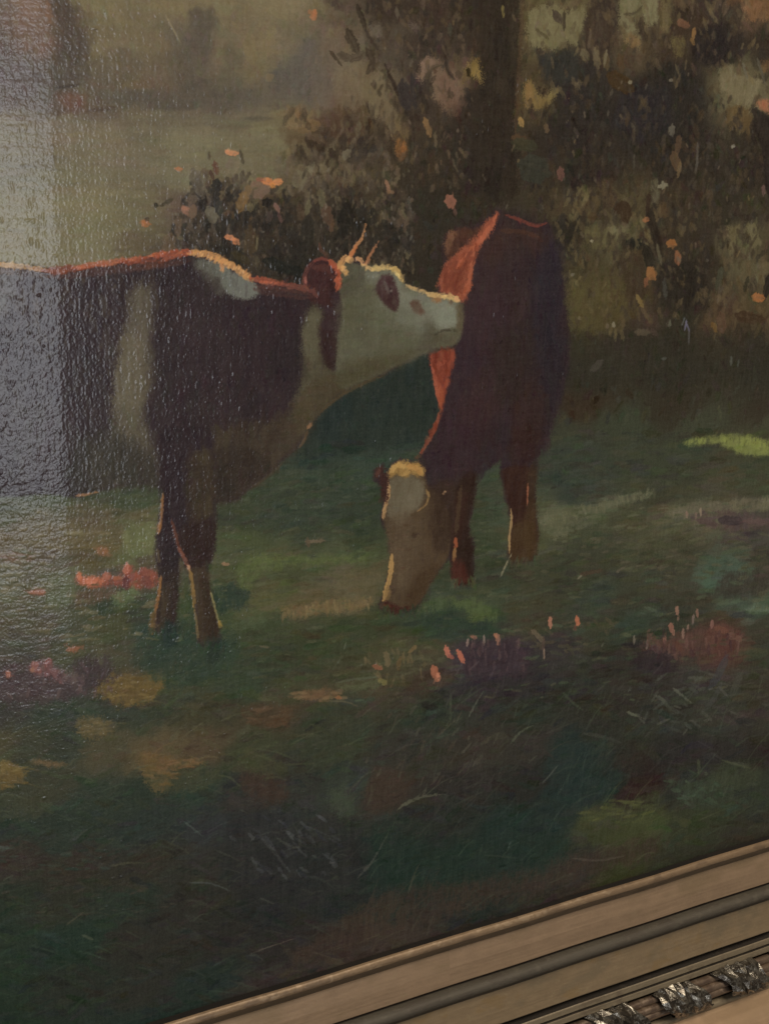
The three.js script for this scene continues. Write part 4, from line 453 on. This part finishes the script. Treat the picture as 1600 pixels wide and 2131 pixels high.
work([[-500, 570], [140, 575], [140, 1010], [-500, 1020]], 800, [20, 50], [4, 8], [-55, -30], { op: 0.45, jit: 4, hue: 2, h: 0.8 });
work([[706, 560], [840, 580], [960, 640], [950, 710], [780, 780], [660, 860], [560, 980], [560, 900], [660, 780]], 700, [10, 32], [5, 11], [-40, 20], { op: 0.45, jit: 3, hue: 2, edge: 36, h: 0.25 });
work([[330, 1000], [446, 1000], [456, 1330], [320, 1310]], 380, [14, 40], [3, 8], [80, 100], { op: 0.5, jit: 4, hue: 2, edge: 36, h: 0.4 });
dab(804, 597, 26, 7, 70, hex('655a56'), { op: 0.6 }); dab(812, 604, 14, 6, 80, hex('2f201f'), { op: 0.8 }); dab(813, 604, 5, 4, 0, hex('7a6c68'), { op: 0.7 }); stroke([[903, 696], [918, 687], [936, 685], [952, 690]], 5, hex('352d22'), { op: 0.6, b: 0.7 }); stroke([[905, 727], [930, 725], [950, 716]], 4, hex('2f271d'), { op: 0.5, b: 0.7 });
for (const [pts, w, c] of [[[[100, 574], [200, 562], [300, 552], [380, 538]], 22, '54362f'], [[[250, 556], [330, 548], [400, 540]], 18, '4c322c'], [[[530, 600], [580, 606], [650, 616]], 20, '4a302c'], [[[650, 556], [690, 560], [696, 590]], 16, '54302a'], [[[-200, 566], [0, 562], [100, 574]], 16, '5a4438']]) stroke(pts, w, hex(c), { op: 0.6, b: 0.75, h: 0.5 });
// evening light on the fur, in thick paint
for (const [pts, w, c, o] of [
  [[[-700, 578], [-400, 556], [-200, 546], [-60, 546], [0, 550]], 14, 'b08455', {}], [[[-20, 549], [40, 553], [100, 562]], 11, 'b68a5a', {}], [[[60, 556], [110, 563], [140, 562]], 8, '9c6a42', {}], [[[90, 562], [130, 560], [180, 553]], 16, '7e4334', {}], [[[150, 556], [200, 548], [260, 540], [310, 534]], 11, 'a8573c', {}], [[[250, 545], [300, 540], [340, 532]], 12, '8a4532', {}], [[[310, 533], [350, 526], [385, 523], [405, 524]], 12, 'a9523a', {}], [[[330, 545], [360, 532], [400, 527]], 8, '944832', {}], [[[300, 555], [320, 548], [345, 545]], 14, '5e3628', { op: 0.6 }],
  [[[390, 525], [425, 526], [450, 534], [480, 548]], 13, 'c4864f', {}], [[[450, 536], [480, 550], [505, 566], [522, 578]], 14, 'c98c55', {}], [[[458, 548], [464, 566]], 9, 'b9794c', {}], [[[505, 572], [524, 582]], 9, 'c0824a', {}], [[[520, 578], [550, 582], [585, 588], [600, 592]], 12, '9d4e39', {}], [[[540, 586], [575, 590]], 8, 'b0583e', {}], [[[590, 592], [620, 596], [642, 602]], 12, '7b4236', {}], [[[530, 592], [580, 598], [640, 606]], 10, '5a3a34', { op: 0.5 }],
  [[[638, 600], [632, 580], [640, 556], [654, 542]], 8, '7a443c', { op: 0.6, b: 0.8 }], [[[636, 588], [634, 574]], 8, '9c5a50', {}], [[[652, 542], [668, 537], [684, 541]], 7, '7a382e', { op: 0.65, b: 0.7 }], [[[682, 541], [696, 553], [704, 572], [708, 590]], 12, 'a5492f', {}], [[[700, 575], [704, 594], [700, 604]], 13, 'ad5034', {}], [[[640, 604], [652, 606], [660, 618]], 8, '6a3a34', { op: 0.7 }],
  [[[727, 535], [738, 512], [752, 495], [760, 466]], 9, 'bf7b4d', { w2: 3.5, taper: 0 }], [[[728, 533], [742, 508]], 8, 'b3673f', {}], [[[760, 548], [772, 525], [781, 512], [787, 501]], 8, 'a2623f', { w2: 4, taper: 0 }], [[[664, 506], [667, 518], [678, 528], [682, 538]], 8, '5c3c30', { op: 0.7 }],
  [[[712, 560], [708, 550], [716, 538], [726, 534]], 14, 'cc8f57', {}], [[[718, 540], [728, 538], [730, 548]], 12, 'd39a60', {}], [[[712, 552], [718, 566], [722, 572]], 10, 'cb9258', {}], [[[740, 535], [750, 540], [756, 550]], 8, 'c98c60', {}], [[[752, 548], [768, 557], [776, 560]], 8, 'cfa06a', {}],
  [[[772, 560], [790, 556], [806, 554], [818, 557]], 11, 'c7a061', {}], [[[812, 557], [826, 563], [834, 576], [839, 588]], 12, 'c29a58', {}], [[[820, 562], [832, 578]], 6, 'd2ae6c', {}], [[[844, 592], [862, 600], [890, 608]], 8, 'c9a06b', { w2: 6 }], [[[885, 609], [910, 613], [930, 613]], 9, 'c59a62', {}], [[[920, 617], [940, 617], [954, 624]], 10, 'd0a66a', {}], [[[945, 618], [956, 626]], 6, 'c98a5c', {}],
  [[[338, 1025], [336, 1060], [333, 1095], [329, 1108]], 6, '94653f', {}], [[[332, 1085], [328, 1110]], 7, '9e6a42', {}], [[[326, 1140], [331, 1170]], 5, '6a5a40', { op: 0.6 }], [[[334, 1195], [332, 1220], [328, 1245], [322, 1275]], 7, '9a6a40', {}], [[[321, 1270], [315, 1300], [316, 1318]], 14, '6f5432', { op: 0.75 }], [[[312, 1300], [328, 1300]], 10, '6a5030', { op: 0.6 }],
  [[[356, 1078], [364, 1110], [372, 1138], [388, 1166]], 6, '6a4236', {}], [[[370, 1138], [384, 1162], [392, 1180]], 7, '7a4a3c', {}], [[[391, 1178], [398, 1200], [402, 1240], [404, 1270]], 7, '93703f', {}], [[[390, 1176], [394, 1184]], 9, 'a87860', {}], [[[404, 1270], [409, 1300], [411, 1330]], 5, '6a5638', { op: 0.8 }], [[[437, 1228], [446, 1262], [456, 1300]], 4, '948458', {}], [[[454, 1290], [460, 1306]], 7, '8a6c32', {}], [[[640, 890], [648, 880]], 8, '8a5f40', {}], [[[622, 930], [632, 915], [640, 895]], 6, '5c4532', { op: 0.7 }], [[[665, 858], [700, 828], [760, 795], [800, 780]], 6, '5a4630', { op: 0.55 }], [[[158, 1030], [176, 1028], [206, 1022]], 7, '9a6a48', { w2: 4 }], [[[520, 1016], [560, 988], [590, 960]], 5, '45382a', { op: 0.6 }],
]) stroke(pts, w * 1.05, hex(c), { op: 0.82, b: 0.62, h: 1.1, jit: 9, ...o });
for (let k = 0; k < 60; k++) { const t = rnd(), x = mix(400, 520, t), y = mix(524, 572, t ** 1.2) + rr(-4, 2); dab(x, y, rr(6, 13), rr(2, 4), rr(-75, -45), hex(['c98f58', 'b87a4a', 'd09a62'][k % 3]), { op: 0.7, h: 1 }); }
for (let k = 0; k < 40; k++) { const x = rr(150, 400), y = mix(556, 522, smooth(150, 390, x)) + rr(-3, 4); dab(x, y, rr(8, 16), rr(2, 5), rr(-20, 10), hex(['a5563c', 'b8643f', '93462f'][k % 3]), { op: 0.6, h: 1 }); }
work([[-200, 535], [100, 545], [380, 512], [480, 535], [640, 590], [700, 530], [790, 540], [850, 580], [960, 610], [960, 640], [840, 600], [700, 610], [540, 610], [400, 545], [120, 580], [-200, 570]], 420, [6, 14], [2, 5], [-80, -20], { op: 0.7, jit: 5, hue: 3, edge: 300, h: 0.9 });
work([[1040, 430], [1030, 500], [970, 640], [940, 800], [870, 970], [850, 950], [900, 740], [920, 500]], 200, [6, 16], [2, 5], [40, 110], { op: 0.65, jit: 5, hue: 3, edge: 300, h: 0.8 });
// fresh grass over the hooves and the muzzle
for (const [x0, x1, y, n] of [[310, 375, 1316, 30], [405, 470, 1344, 34], [785, 890, 1272, 44], [936, 990, 1212, 22], [1052, 1112, 1166, 22]]) for (let k = 0; k < n; k++) { const x = rr(x0, x1), m = sample(...T(x, y + 26)); dab(x, y + rr(-6, 10), rr(8, 24), rr(2, 5), rr(-115, -65), [m[0] + rr(-6, 10), m[1] + rr(-4, 12), m[2] + rr(-6, 6)], { op: 0.6, h: 0.6 }); }
stroke([[975, 1092], [998, 1080]], 3, hex('3a4030'), { op: 0.3 });

// flecks of the brush over everything, in the tones beneath
work(box(-300, -150, 1900, 900), 9000, [4, 13], [2, 4.5], [50, 130], { op: 0.55, jit: 9, hue: 5, edge: 110, h: 0.5, b: 0.4 });
work([[-300, 1000], [1900, 850], [1900, 1700], [-300, 2250]], 8000, [5, 18], [2, 4.5], [-50, 20], { op: 0.5, jit: 8, hue: 4, edge: 110, h: 0.5, b: 0.4 });
// ================= paint film: weave, slubs, dried ridges
const VEIL = [0.0045, 0.004, 0.0022], GAIN = [1.8, 1.97, 1.95], SOBER = 0.15; // camera tones to pigment: sheen of the varnish taken off, exposure taken out
const colorData = new Uint8Array(W * H * 4), heightData = new Uint8Array(W * H * 4);
{
  const slub = new Float32Array(W * H), pebble = new Float32Array(W * H);
  for (let k = 0; k < 150000; k++) { // grain of the paint lying on the knots of the weave
    const x = rnd() * W, y = rnd() * H, w = rr(0.9, 1.6), l = w * rr(1, 2.6), a = rr(0.15, 1);
    for (let j = -Math.ceil(l); j <= l; j++) for (let i = -2; i <= 2; i++) {
      const X = Math.round(x) + i, Y = Math.round(y) + j; if (X < 0 || Y < 0 || X >= W || Y >= H) continue;
      const e = a * Math.max(0, 1 - ((X - x) / w) ** 2 - ((Y - y) / l) ** 2); if (e > pebble[Y * W + X]) pebble[Y * W + X] = e;
    }
  }
  for (let k = 0; k < 17000; k++) { // thick threads and paint nubs, mostly upright
    const x = rnd() * W, y = rnd() * H, up = rnd() < 0.8, l = up ? rr(1, 3.2) ** 1.5 : rr(1, 4), w = rr(0.6, 1.5), a = rr(0.2, 1) ** 2;
    for (let j = -Math.ceil(l); j <= l; j++) for (let i = -3; i <= 3; i++) {
      const X = Math.round(x + (up ? i : j)), Y = Math.round(y + (up ? j : i)); if (X < 0 || Y < 0 || X >= W || Y >= H) continue;
      const e = a * Math.max(0, 1 - (i / (w * 1.4)) ** 2) * Math.max(0, 1 - (j / l) ** 2); if (e > slub[Y * W + X]) slub[Y * W + X] = e;
    }
  }
  for (let y = 0; y < H; y++) for (let x = 0; x < W; x++) {
    const i = y * W + x, warp = noise(x * 0.5, y * 0.035), weft = noise(x * 0.035 + 70, y * 0.5), fine = hash(x, y);
    const g = (fbm(x * 0.55, y * 0.55) - 0.5) * 8 + (fine - 0.5) * 6 + (warp - 0.5) * 4 + (weft - 0.5) * 3;
    const grey = col[i * 3] * 0.3 + col[i * 3 + 1] * 0.59 + col[i * 3 + 2] * 0.11;
    for (let q = 0; q < 3; q++) colorData[i * 4 + q] = clamp(Math.round(srgb(clamp((lin(clamp(mix(col[i * 3 + q], grey, SOBER) + g, 1, 254)) - VEIL[q]) * GAIN[q], 0.004, 1))), 0, 255);
    colorData[i * 4 + 3] = 255;
    const e = 0.24 * Math.min(hgt[i], 2.2) / 1.6 + 0.055 * warp + 0.05 * weft + 0.03 * noise(x * 0.42 + 31, y * 0.16) + 0.03 * noise(x * 0.24 + 90, y * 0.3) + 0.11 * pebble[i] + 0.34 * slub[i] * smooth(0.38, 0.78, noise(x * 0.02, y * 0.011)) + 0.09 * fine;
    heightData[i * 4] = heightData[i * 4 + 1] = heightData[i * 4 + 2] = clamp(Math.round(e * 255), 0, 255); heightData[i * 4 + 3] = 255;
  }
}
function dataTexture(data, w, h, isColor) {
  const t = new THREE.DataTexture(data, w, h, THREE.RGBAFormat); t.magFilter = THREE.LinearFilter; t.minFilter = THREE.LinearMipmapLinearFilter; t.generateMipmaps = true; t.wrapS = t.wrapT = THREE.RepeatWrapping;
  if (isColor) t.colorSpace = THREE.SRGBColorSpace; t.needsUpdate = true; return t;
}
const paint = new THREE.MeshPhysicalMaterial({ map: dataTexture(colorData, W, H, true), bumpMap: dataTexture(heightData, W, H, false), bumpScale: 0.00062, roughness: 0.21, specularIntensity: 1, ior: 1.5 });

// ================= the canvas as a thing: one sheet, cut along the painted figures
const painting = new THREE.Group(); painting.name = 'oil_painting'; scene.add(painting); painting.position.set(0.39, 1.5 - 0.508, 0);
painting.userData = { label: 'dark oil painting of two cows on a meadow by a lake', category: 'painting' };
// the cloth hangs a little slack; left of a stretcher edge it leans back
const FOLD = 166.4;
const LEAN = 0.045;
function cloth(u, v) { const d = FOLD - u; let z = d > 0 ? -d * LEAN : 0; if (d > 130) z = -130 * LEAN; return z + 0.5 * (noise(u * 0.012 + 9, v * 0.012) - 0.5); }
{
  const CELL = 1.5, nu = Math.round(CW / CELL), nv = Math.round((512 - V0) / CELL), parts = [[], [], [], [], []];
  for (let j = 0; j < nv; j++) for (let i = 0; i < nu; i++) {
    const X = clamp(Math.round((i + 0.5) * CELL * S), 0, W - 1), Y = clamp(Math.round((j + 0.5) * CELL * S), 0, H - 1);
    parts[region[Y * W + X]].push(j * nu + i);
  }
  const info = { cow: ['painted_cow', 'brown and white horned cow with sunlit back, painted standing'], grazer: ['painted_cow', 'dark red cow with white face, painted grazing'], trees: ['painted_trees', 'dark brown trees and bushes with orange leaves, painted'], lake: ['painted_lake', 'hazy olive lake with misty far shore, painted'], meadow: ['painted_meadow', 'dark green meadow with heather flowers, painted'] };
  for (const [key, id] of Object.entries(ID)) {
    const cells = parts[id], index = new Map(), pos = [], uv = [], nor = [], tri = [];
    const vert = (i, j) => {
      const k = j * (nu + 1) + i; if (index.has(k)) return index.get(k);
      const u = U0 + i * CELL, v = V0 + j * CELL, z = cloth(u, v), zu = (cloth(u + 0.7, v) - cloth(u - 0.7, v)) / 1.4, zv = (cloth(u, v + 0.7) - cloth(u, v - 0.7)) / 1.4, L = Math.hypot(zu, zv, 1);
      pos.push(u / 1000 - 0.39, (508 - v) / 1000, z / 1000); nor.push(-zu / L, zv / L, 1 / L); uv.push((u - U0) / CW, (v - V0) / CH);
      index.set(k, pos.length / 3 - 1); return pos.length / 3 - 1;
    };
    for (const c of cells) { const i = c % nu, j = Math.floor(c / nu), a = vert(i, j), b = vert(i + 1, j), d = vert(i, j + 1), e = vert(i + 1, j + 1); tri.push(a, d, b, b, d, e); }
    const g = new THREE.BufferGeometry();
    g.setAttribute('position', new THREE.Float32BufferAttribute(pos, 3)); g.setAttribute('normal', new THREE.Float32BufferAttribute(nor, 3)); g.setAttribute('uv', new THREE.Float32BufferAttribute(uv, 2)); g.setIndex(tri);
    const m = mesh(info[key][0], g, paint, painting); m.userData.label = info[key][1];
  }
}


// ================= frame
function gilding(seedX, base, spots, streak = 1) { // bronze paint on gesso: brushed streaks along the rail, rubbed and stained spots
  const w = 1024, h = 256, d = new Uint8Array(w * h * 4), r = new Uint8Array(w * h * 4);
  for (let y = 0; y < h; y++) for (let x = 0; x < w; x++) {
    const s = (noise(x * 0.012 + seedX, y * 0.35) - 0.5) * 0.16 * streak + (fbm(x * 0.05 + seedX, y * 0.06) - 0.5) * 0.22 + (hash(x, y + seedX) - 0.5) * 0.07;
    let c = base.map((b) => b * (1 + s)), k = 0;
    for (const [tone, f, lo, hi, o] of spots) { k = smooth(lo, hi, fbm(x * f + seedX * 3 + tone[0] * 90, y * f * 1.7 + tone[1] * 50)) * o; c = c.map((b, q) => mix(b, tone[q], k)); }
    const i = (y * w + x) * 4; for (let q = 0; q < 3; q++) d[i + q] = clamp(Math.round(srgb(c[q])), 0, 255); d[i + 3] = 255;
    const e = 0.5 + s * 1.2 + (fbm(x * 0.2, y * 0.25 + seedX) - 0.5) * 0.5; r[i] = r[i + 1] = r[i + 2] = clamp(Math.round(255 * e), 0, 255); r[i + 3] = 255;
  }
  return [dataTexture(d, w, h, true), dataTexture(r, w, h, false)];
}
function gilt(seedX, base, spots, { rough = 0.45, metal = 0.25, bump = 0.00025, streak = 1 } = {}) {
  const [map, bumpMap] = gilding(seedX, base, spots, streak);
  return new THREE.MeshPhysicalMaterial({ map, bumpMap, bumpScale: bump, roughness: rough, metalness: metal });
}
const FLAT = gilt(3, [0.37, 0.255, 0.16], [[[0.28, 0.2, 0.115], 0.012, 0.5, 0.75, 0.6], [[0.38, 0.28, 0.17], 0.05, 0.7, 0.8, 0.35]]);
const FLAT2 = gilt(11, [0.33, 0.24, 0.142], [[[0.33, 0.22, 0.1], 0.022, 0.55, 0.75, 0.6], [[0.24, 0.19, 0.12], 0.015, 0.5, 0.75, 0.6], [[0.4, 0.31, 0.18], 0.07, 0.68, 0.8, 0.4]]);
const BEAD = gilt(23, [0.27, 0.185, 0.11], [[[0.16, 0.11, 0.07], 0.03, 0.5, 0.7, 0.6], [[0.42, 0.31, 0.2], 0.05, 0.64, 0.72, 0.5]]);
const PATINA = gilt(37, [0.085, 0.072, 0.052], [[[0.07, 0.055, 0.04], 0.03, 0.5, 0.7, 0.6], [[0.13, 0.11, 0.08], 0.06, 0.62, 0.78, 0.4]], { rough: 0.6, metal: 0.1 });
const BEAD_SHADE = gilt(29, [0.15, 0.11, 0.07], [[[0.1, 0.075, 0.05], 0.03, 0.5, 0.7, 0.6], [[0.22, 0.16, 0.1], 0.05, 0.6, 0.74, 0.5]]);  // shade on the lower side of the bead, put into its colour
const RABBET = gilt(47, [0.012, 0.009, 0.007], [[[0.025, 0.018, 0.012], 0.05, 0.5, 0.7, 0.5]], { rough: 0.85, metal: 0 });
const ROUND_SHADE = gilt(43, [0.045, 0.037, 0.027], [[[0.07, 0.06, 0.045], 0.04, 0.5, 0.7, 0.5]], { rough: 0.6, metal: 0.1 });  // shade under the half-round, painted as a darker tone
const RECESS_SHADE = gilt(41, [0.026, 0.02, 0.014], [[[0.05, 0.038, 0.026], 0.05, 0.5, 0.7, 0.5]], { rough: 0.7, metal: 0 });  // recess shade painted into the grooves and the channel
const FILLET = gilt(53, [0.25, 0.2, 0.13], [[[0.16, 0.12, 0.08], 0.04, 0.55, 0.7, 0.6]]);
const TORUS = gilt(67, [0.46, 0.31, 0.19], [[[0.38, 0.26, 0.15], 0.01, 0.5, 0.7, 0.5]], { rough: 0.38, bump: 0.00015 });
const ROD = gilt(71, [0.21, 0.15, 0.105], [[[0.12, 0.08, 0.06], 0.04, 0.5, 0.7, 0.7], [[0.4, 0.3, 0.22], 0.06, 0.62, 0.72, 0.6]], { rough: 0.34, metal: 0.4 });
const LEAF = gilt(83, [0.2, 0.18, 0.145], [[[0.07, 0.058, 0.045], 0.03, 0.36, 0.58, 0.9], [[0.5, 0.47, 0.4], 0.05, 0.66, 0.74, 0.7]], { rough: 0.2, metal: 0.65, bump: 0.0002 });

// profile of the moulding in millimetres: distance below the eye on the lower rail, and height above the canvas
const SIGHT = 504.5, OPEN = { u0: -52, u1: 832, v0: -152, v1: SIGHT };
const MEMBERS = [
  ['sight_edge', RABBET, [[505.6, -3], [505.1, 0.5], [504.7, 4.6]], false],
  ['sight_bead', BEAD, [[504.7, 4.6], [504.9, 5.5], [505.4, 6.4], [506.6, 7.1], [507.8, 7.4], [509, 7.1]], true],
  ['shaded_slope', BEAD_SHADE, [[509, 7.1], [511.4, 5.5], [514.4, 3], [517.4, 1.5]], true],  // lower slope of the bead, split off to carry its painted shade
  ['flat_panel', FLAT, [[517.4, 1.5], [518.4, 1.5], [529, 3.4], [540.4, 4.2], [541, 4]], false],
  ['groove', RECESS_SHADE, [[541, 4], [541.4, 1], [543.2, 1], [543.6, 3]], false],
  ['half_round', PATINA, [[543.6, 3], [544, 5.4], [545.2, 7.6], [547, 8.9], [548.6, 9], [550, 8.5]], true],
  ['shaded_slope', ROUND_SHADE, [[550, 8.5], [551.6, 7.4], [553.8, 5.4], [556.6, 3.4]], true],  // lower slope of the half-round, darkened by colour as if shaded
  ['flat_panel', FLAT2, [[556.6, 3.4], [557.4, 3.4], [570, 4.2], [581.4, 5], [582, 4.8]], false],
  ['groove', RECESS_SHADE, [[582, 4.8], [582.6, 0], [585.2, -2.4], [587.6, -0.5], [588.4, 4.2]], false],
  ['fillet', FILLET, [[588.4, 4.2], [588.9, 4.8], [592.2, 5.5], [592.6, 5.3]], false],
  ['groove', RECESS_SHADE, [[592.6, 5.3], [592.9, 3.2], [593.9, 3.2], [594.2, 5.6]], false],
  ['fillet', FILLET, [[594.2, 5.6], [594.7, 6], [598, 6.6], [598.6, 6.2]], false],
  ['channel', RECESS_SHADE, [[598.6, 6.2], [599.6, 2], [621.6, 2], [622.4, 7]], false],
  ['fillet', FILLET, [[622.4, 7], [623, 9.6], [624.5, 10.6], [626.6, 10.8], [627.6, 9.6]], true],
  ['torus', TORUS, [[627.6, 9.6], [628.4, 10.4], ...Array.from({ length: 15 }, (_, i) => { const a = Math.PI * (0.93 - 0.9 * i / 14); return [657 + 27.5 * Math.cos(a), 6 + 25 * Math.sin(a)]; }), [686, -20]], true],
];
function strip(points, half, round) { // the profile run along a rail with mitred ends; x along, y outward-down, z out of the wall
  const n = 64, pos = [], uv = [], idx = [], P = points.length; let arc = 0;
  const cut = round ? points.map((p) => [p, p]) : points.map((p) => [p, p]);
  for (let j = 0; j < P; j++) {
    if (j) arc += Math.hypot(points[j][0] - points[j - 1][0], points[j][1] - points[j - 1][1]);
    const p = cut[j][0][0] - SIGHT;
    for (let i = 0; i <= n; i++) {
      const x = mix(-half - p, half + p, i / n), wob = (noise(x * 0.02 + 5, points[j][0] * 0.01) - 0.5) * 0.7;
      pos.push(x / 1000, -(p + wob) / 1000, cut[j][0][1] / 1000); uv.push(x / 400, arc / 100);
    }
  }
  for (let j = 0; j < P - 1; j++) for (let i = 0; i < n; i++) { const a = j * (n + 1) + i, b = a + 1, c = a + n + 1, d = c + 1; idx.push(a, c, b, b, c, d); }
  let g = new THREE.BufferGeometry();
  g.setAttribute('position', new THREE.Float32BufferAttribute(pos, 3)); g.setAttribute('uv', new THREE.Float32BufferAttribute(uv, 2)); g.setIndex(idx);
  if (!round) g = g.toNonIndexed();
  g.computeVertexNormals(); return g;
}
// a clump of carved leaves wrapped slantwise over the rods
function leafClump(k) {
  const na = 11, nf = 8, pos = [], uv = [], idx = [];
  for (let j = 0; j <= nf; j++) for (let i = 0; i <= na; i++) {
    const a = i / na * 2 - 1, t = j / nf, f = mix(-1.45, 1.5, t), fold = Math.sin(a * 6.2 + f * 2.1 + k * 1.7), curl = Math.sin(f * 3.4 - a * 2.2 + k), rim = smooth(0.72, 1, Math.abs(a));
    const r = 10.6 + 1.8 * Math.abs(fold) * (1 - rim) + 1.2 * Math.abs(curl) * (1 - 0.5 * rim) + 2.6 * (hash(i * 3 + k * 11, j * 5 + k) - 0.25) * (1 - rim) + rim * (a > 0 ? 2.2 : 0.8);
    const jx = i > 0 && i < na ? (hash(i * 7 + k, j * 13) - 0.5) * 2.6 : 0;
    const x = a * 17 + f * 8 + jx + rim * Math.sign(a) * 2 * Math.sin(f * 3.6 + k);
    pos.push(x / 1000, -(611 - SIGHT + r * Math.sin(f)) / 1000, Math.max(2.2, 5.2 + r * Math.cos(f)) / 1000); uv.push(x / 60 + k * 0.3, f * r / 40);
  }
  for (let j = 0; j < nf; j++) for (let i = 0; i < na; i++) { const a = j * (na + 1) + i, b = a + 1, c = a + na + 1, d = c + 1; (i + j) % 2 ? idx.push(a, c, b, b, c, d) : idx.push(a, c, d, a, d, b); }
  let g = new THREE.BufferGeometry(); g.setAttribute('position', new THREE.Float32BufferAttribute(pos, 3)); g.setAttribute('uv', new THREE.Float32BufferAttribute(uv, 2)); g.setIndex(idx);
  g = g.toNonIndexed(); g.computeVertexNormals(); return g;
}
const CLUMPS = [0, 1, 2, 3].map(leafClump);
const frame = new THREE.Group(); frame.name = 'picture_frame'; scene.add(frame);
const CU = (OPEN.u0 + OPEN.u1) / 2, CV = (OPEN.v0 + OPEN.v1) / 2, HU = (OPEN.u1 - OPEN.u0) / 2, HV = (OPEN.v1 - OPEN.v0) / 2;
frame.position.set(CU / 1000, 1.5 - CV / 1000, 0);
frame.userData = { label: 'bronze gilt picture frame with stepped mouldings and carved leaf band', category: 'picture frame' };
for (const [turn, half, away] of [[0, HU, HV], [Math.PI / 2, HV, HU], [Math.PI, HU, HV], [-Math.PI / 2, HV, HU]]) {
  const rail = new THREE.Group(); rail.name = 'rail'; frame.add(rail);
  rail.rotation.z = turn; rail.position.set(Math.sin(turn) * away / 1000, -Math.cos(turn) * away / 1000, 0);
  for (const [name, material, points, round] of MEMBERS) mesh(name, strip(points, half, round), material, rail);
  for (const [dy, dz] of [[604.4, 6], [608.6, 9.6], [613.6, 9.8], [617.8, 6.4]]) {
    const L = (half + dy - SIGHT) * 2 / 1000, g = new THREE.CylinderGeometry(0.0029, 0.0029, L, 14, 40).rotateZ(Math.PI / 2), p = g.attributes.position, q = g.attributes.uv;
    for (let i = 0; i < p.count; i++) { q.setXY(i, p.getX(i) / 0.25, q.getX(i) * 0.2); }
    g.translate(0, -(dy - SIGHT) / 1000, dz / 1000); mesh('rod', g, ROD, rail);
  }
  const pitch = 54, count = Math.floor((half + 90) / pitch);
  for (let k = -count; k <= count; k++) { const m = mesh('leaf_ornament', CLUMPS[(k + 40) % 4], LEAF, rail); m.position.x = (k * pitch + 26) / 1000; }
}

// ================= wall behind, and the sources of light out of the picture
const wall = mesh('wall', new THREE.BoxGeometry(4, 3, 0.1), new THREE.MeshStandardMaterial({ color: new THREE.Color().setRGB(0.3, 0.25, 0.2), roughness: 0.9 }), scene);
wall.position.set(0.4, 1.5, -0.0701); wall.userData.kind = 'structure';
function glowing(name, d, light, label, category, paneName, frameName, depth) {
  const g = new THREE.Group(); g.name = name; scene.add(g); g.position.copy(light.position); g.quaternion.copy(light.quaternion); g.userData = { label, category };
  const pane = mesh(paneName, new THREE.BoxGeometry(d.w, d.h, 0.004), new THREE.MeshStandardMaterial({ color: 0x000000, emissive: new THREE.Color().setRGB(...d.c), emissiveIntensity: Math.min(d.L, 1.5), roughness: 1 }), g);
  pane.position.z = 0.006;
  const fm = new THREE.MeshStandardMaterial({ color: new THREE.Color().setRGB(0.5, 0.47, 0.42), roughness: 0.5 });
  for (const [x, y, w, h] of [[0, d.h / 2 + 0.025, d.w + 0.1, 0.05], [0, -d.h / 2 - 0.025, d.w + 0.1, 0.05], [d.w / 2 + 0.025, 0, 0.05, d.h], [-d.w / 2 - 0.025, 0, 0.05, d.h]]) { const b = mesh(frameName, new THREE.BoxGeometry(w, h, depth), fm, g); b.position.set(x, y, 0.006); }
}
glowing('window', WINDOW, windowLight, 'bright window across the room facing the picture', 'window', 'pane', 'frame_bar', 0.02);
glowing('ceiling_lamp', LAMP, lampLight, 'warm square lamp above the picture', 'lamp', 'diffuser', 'rim', 0.02);

renderer.render(scene, camera);
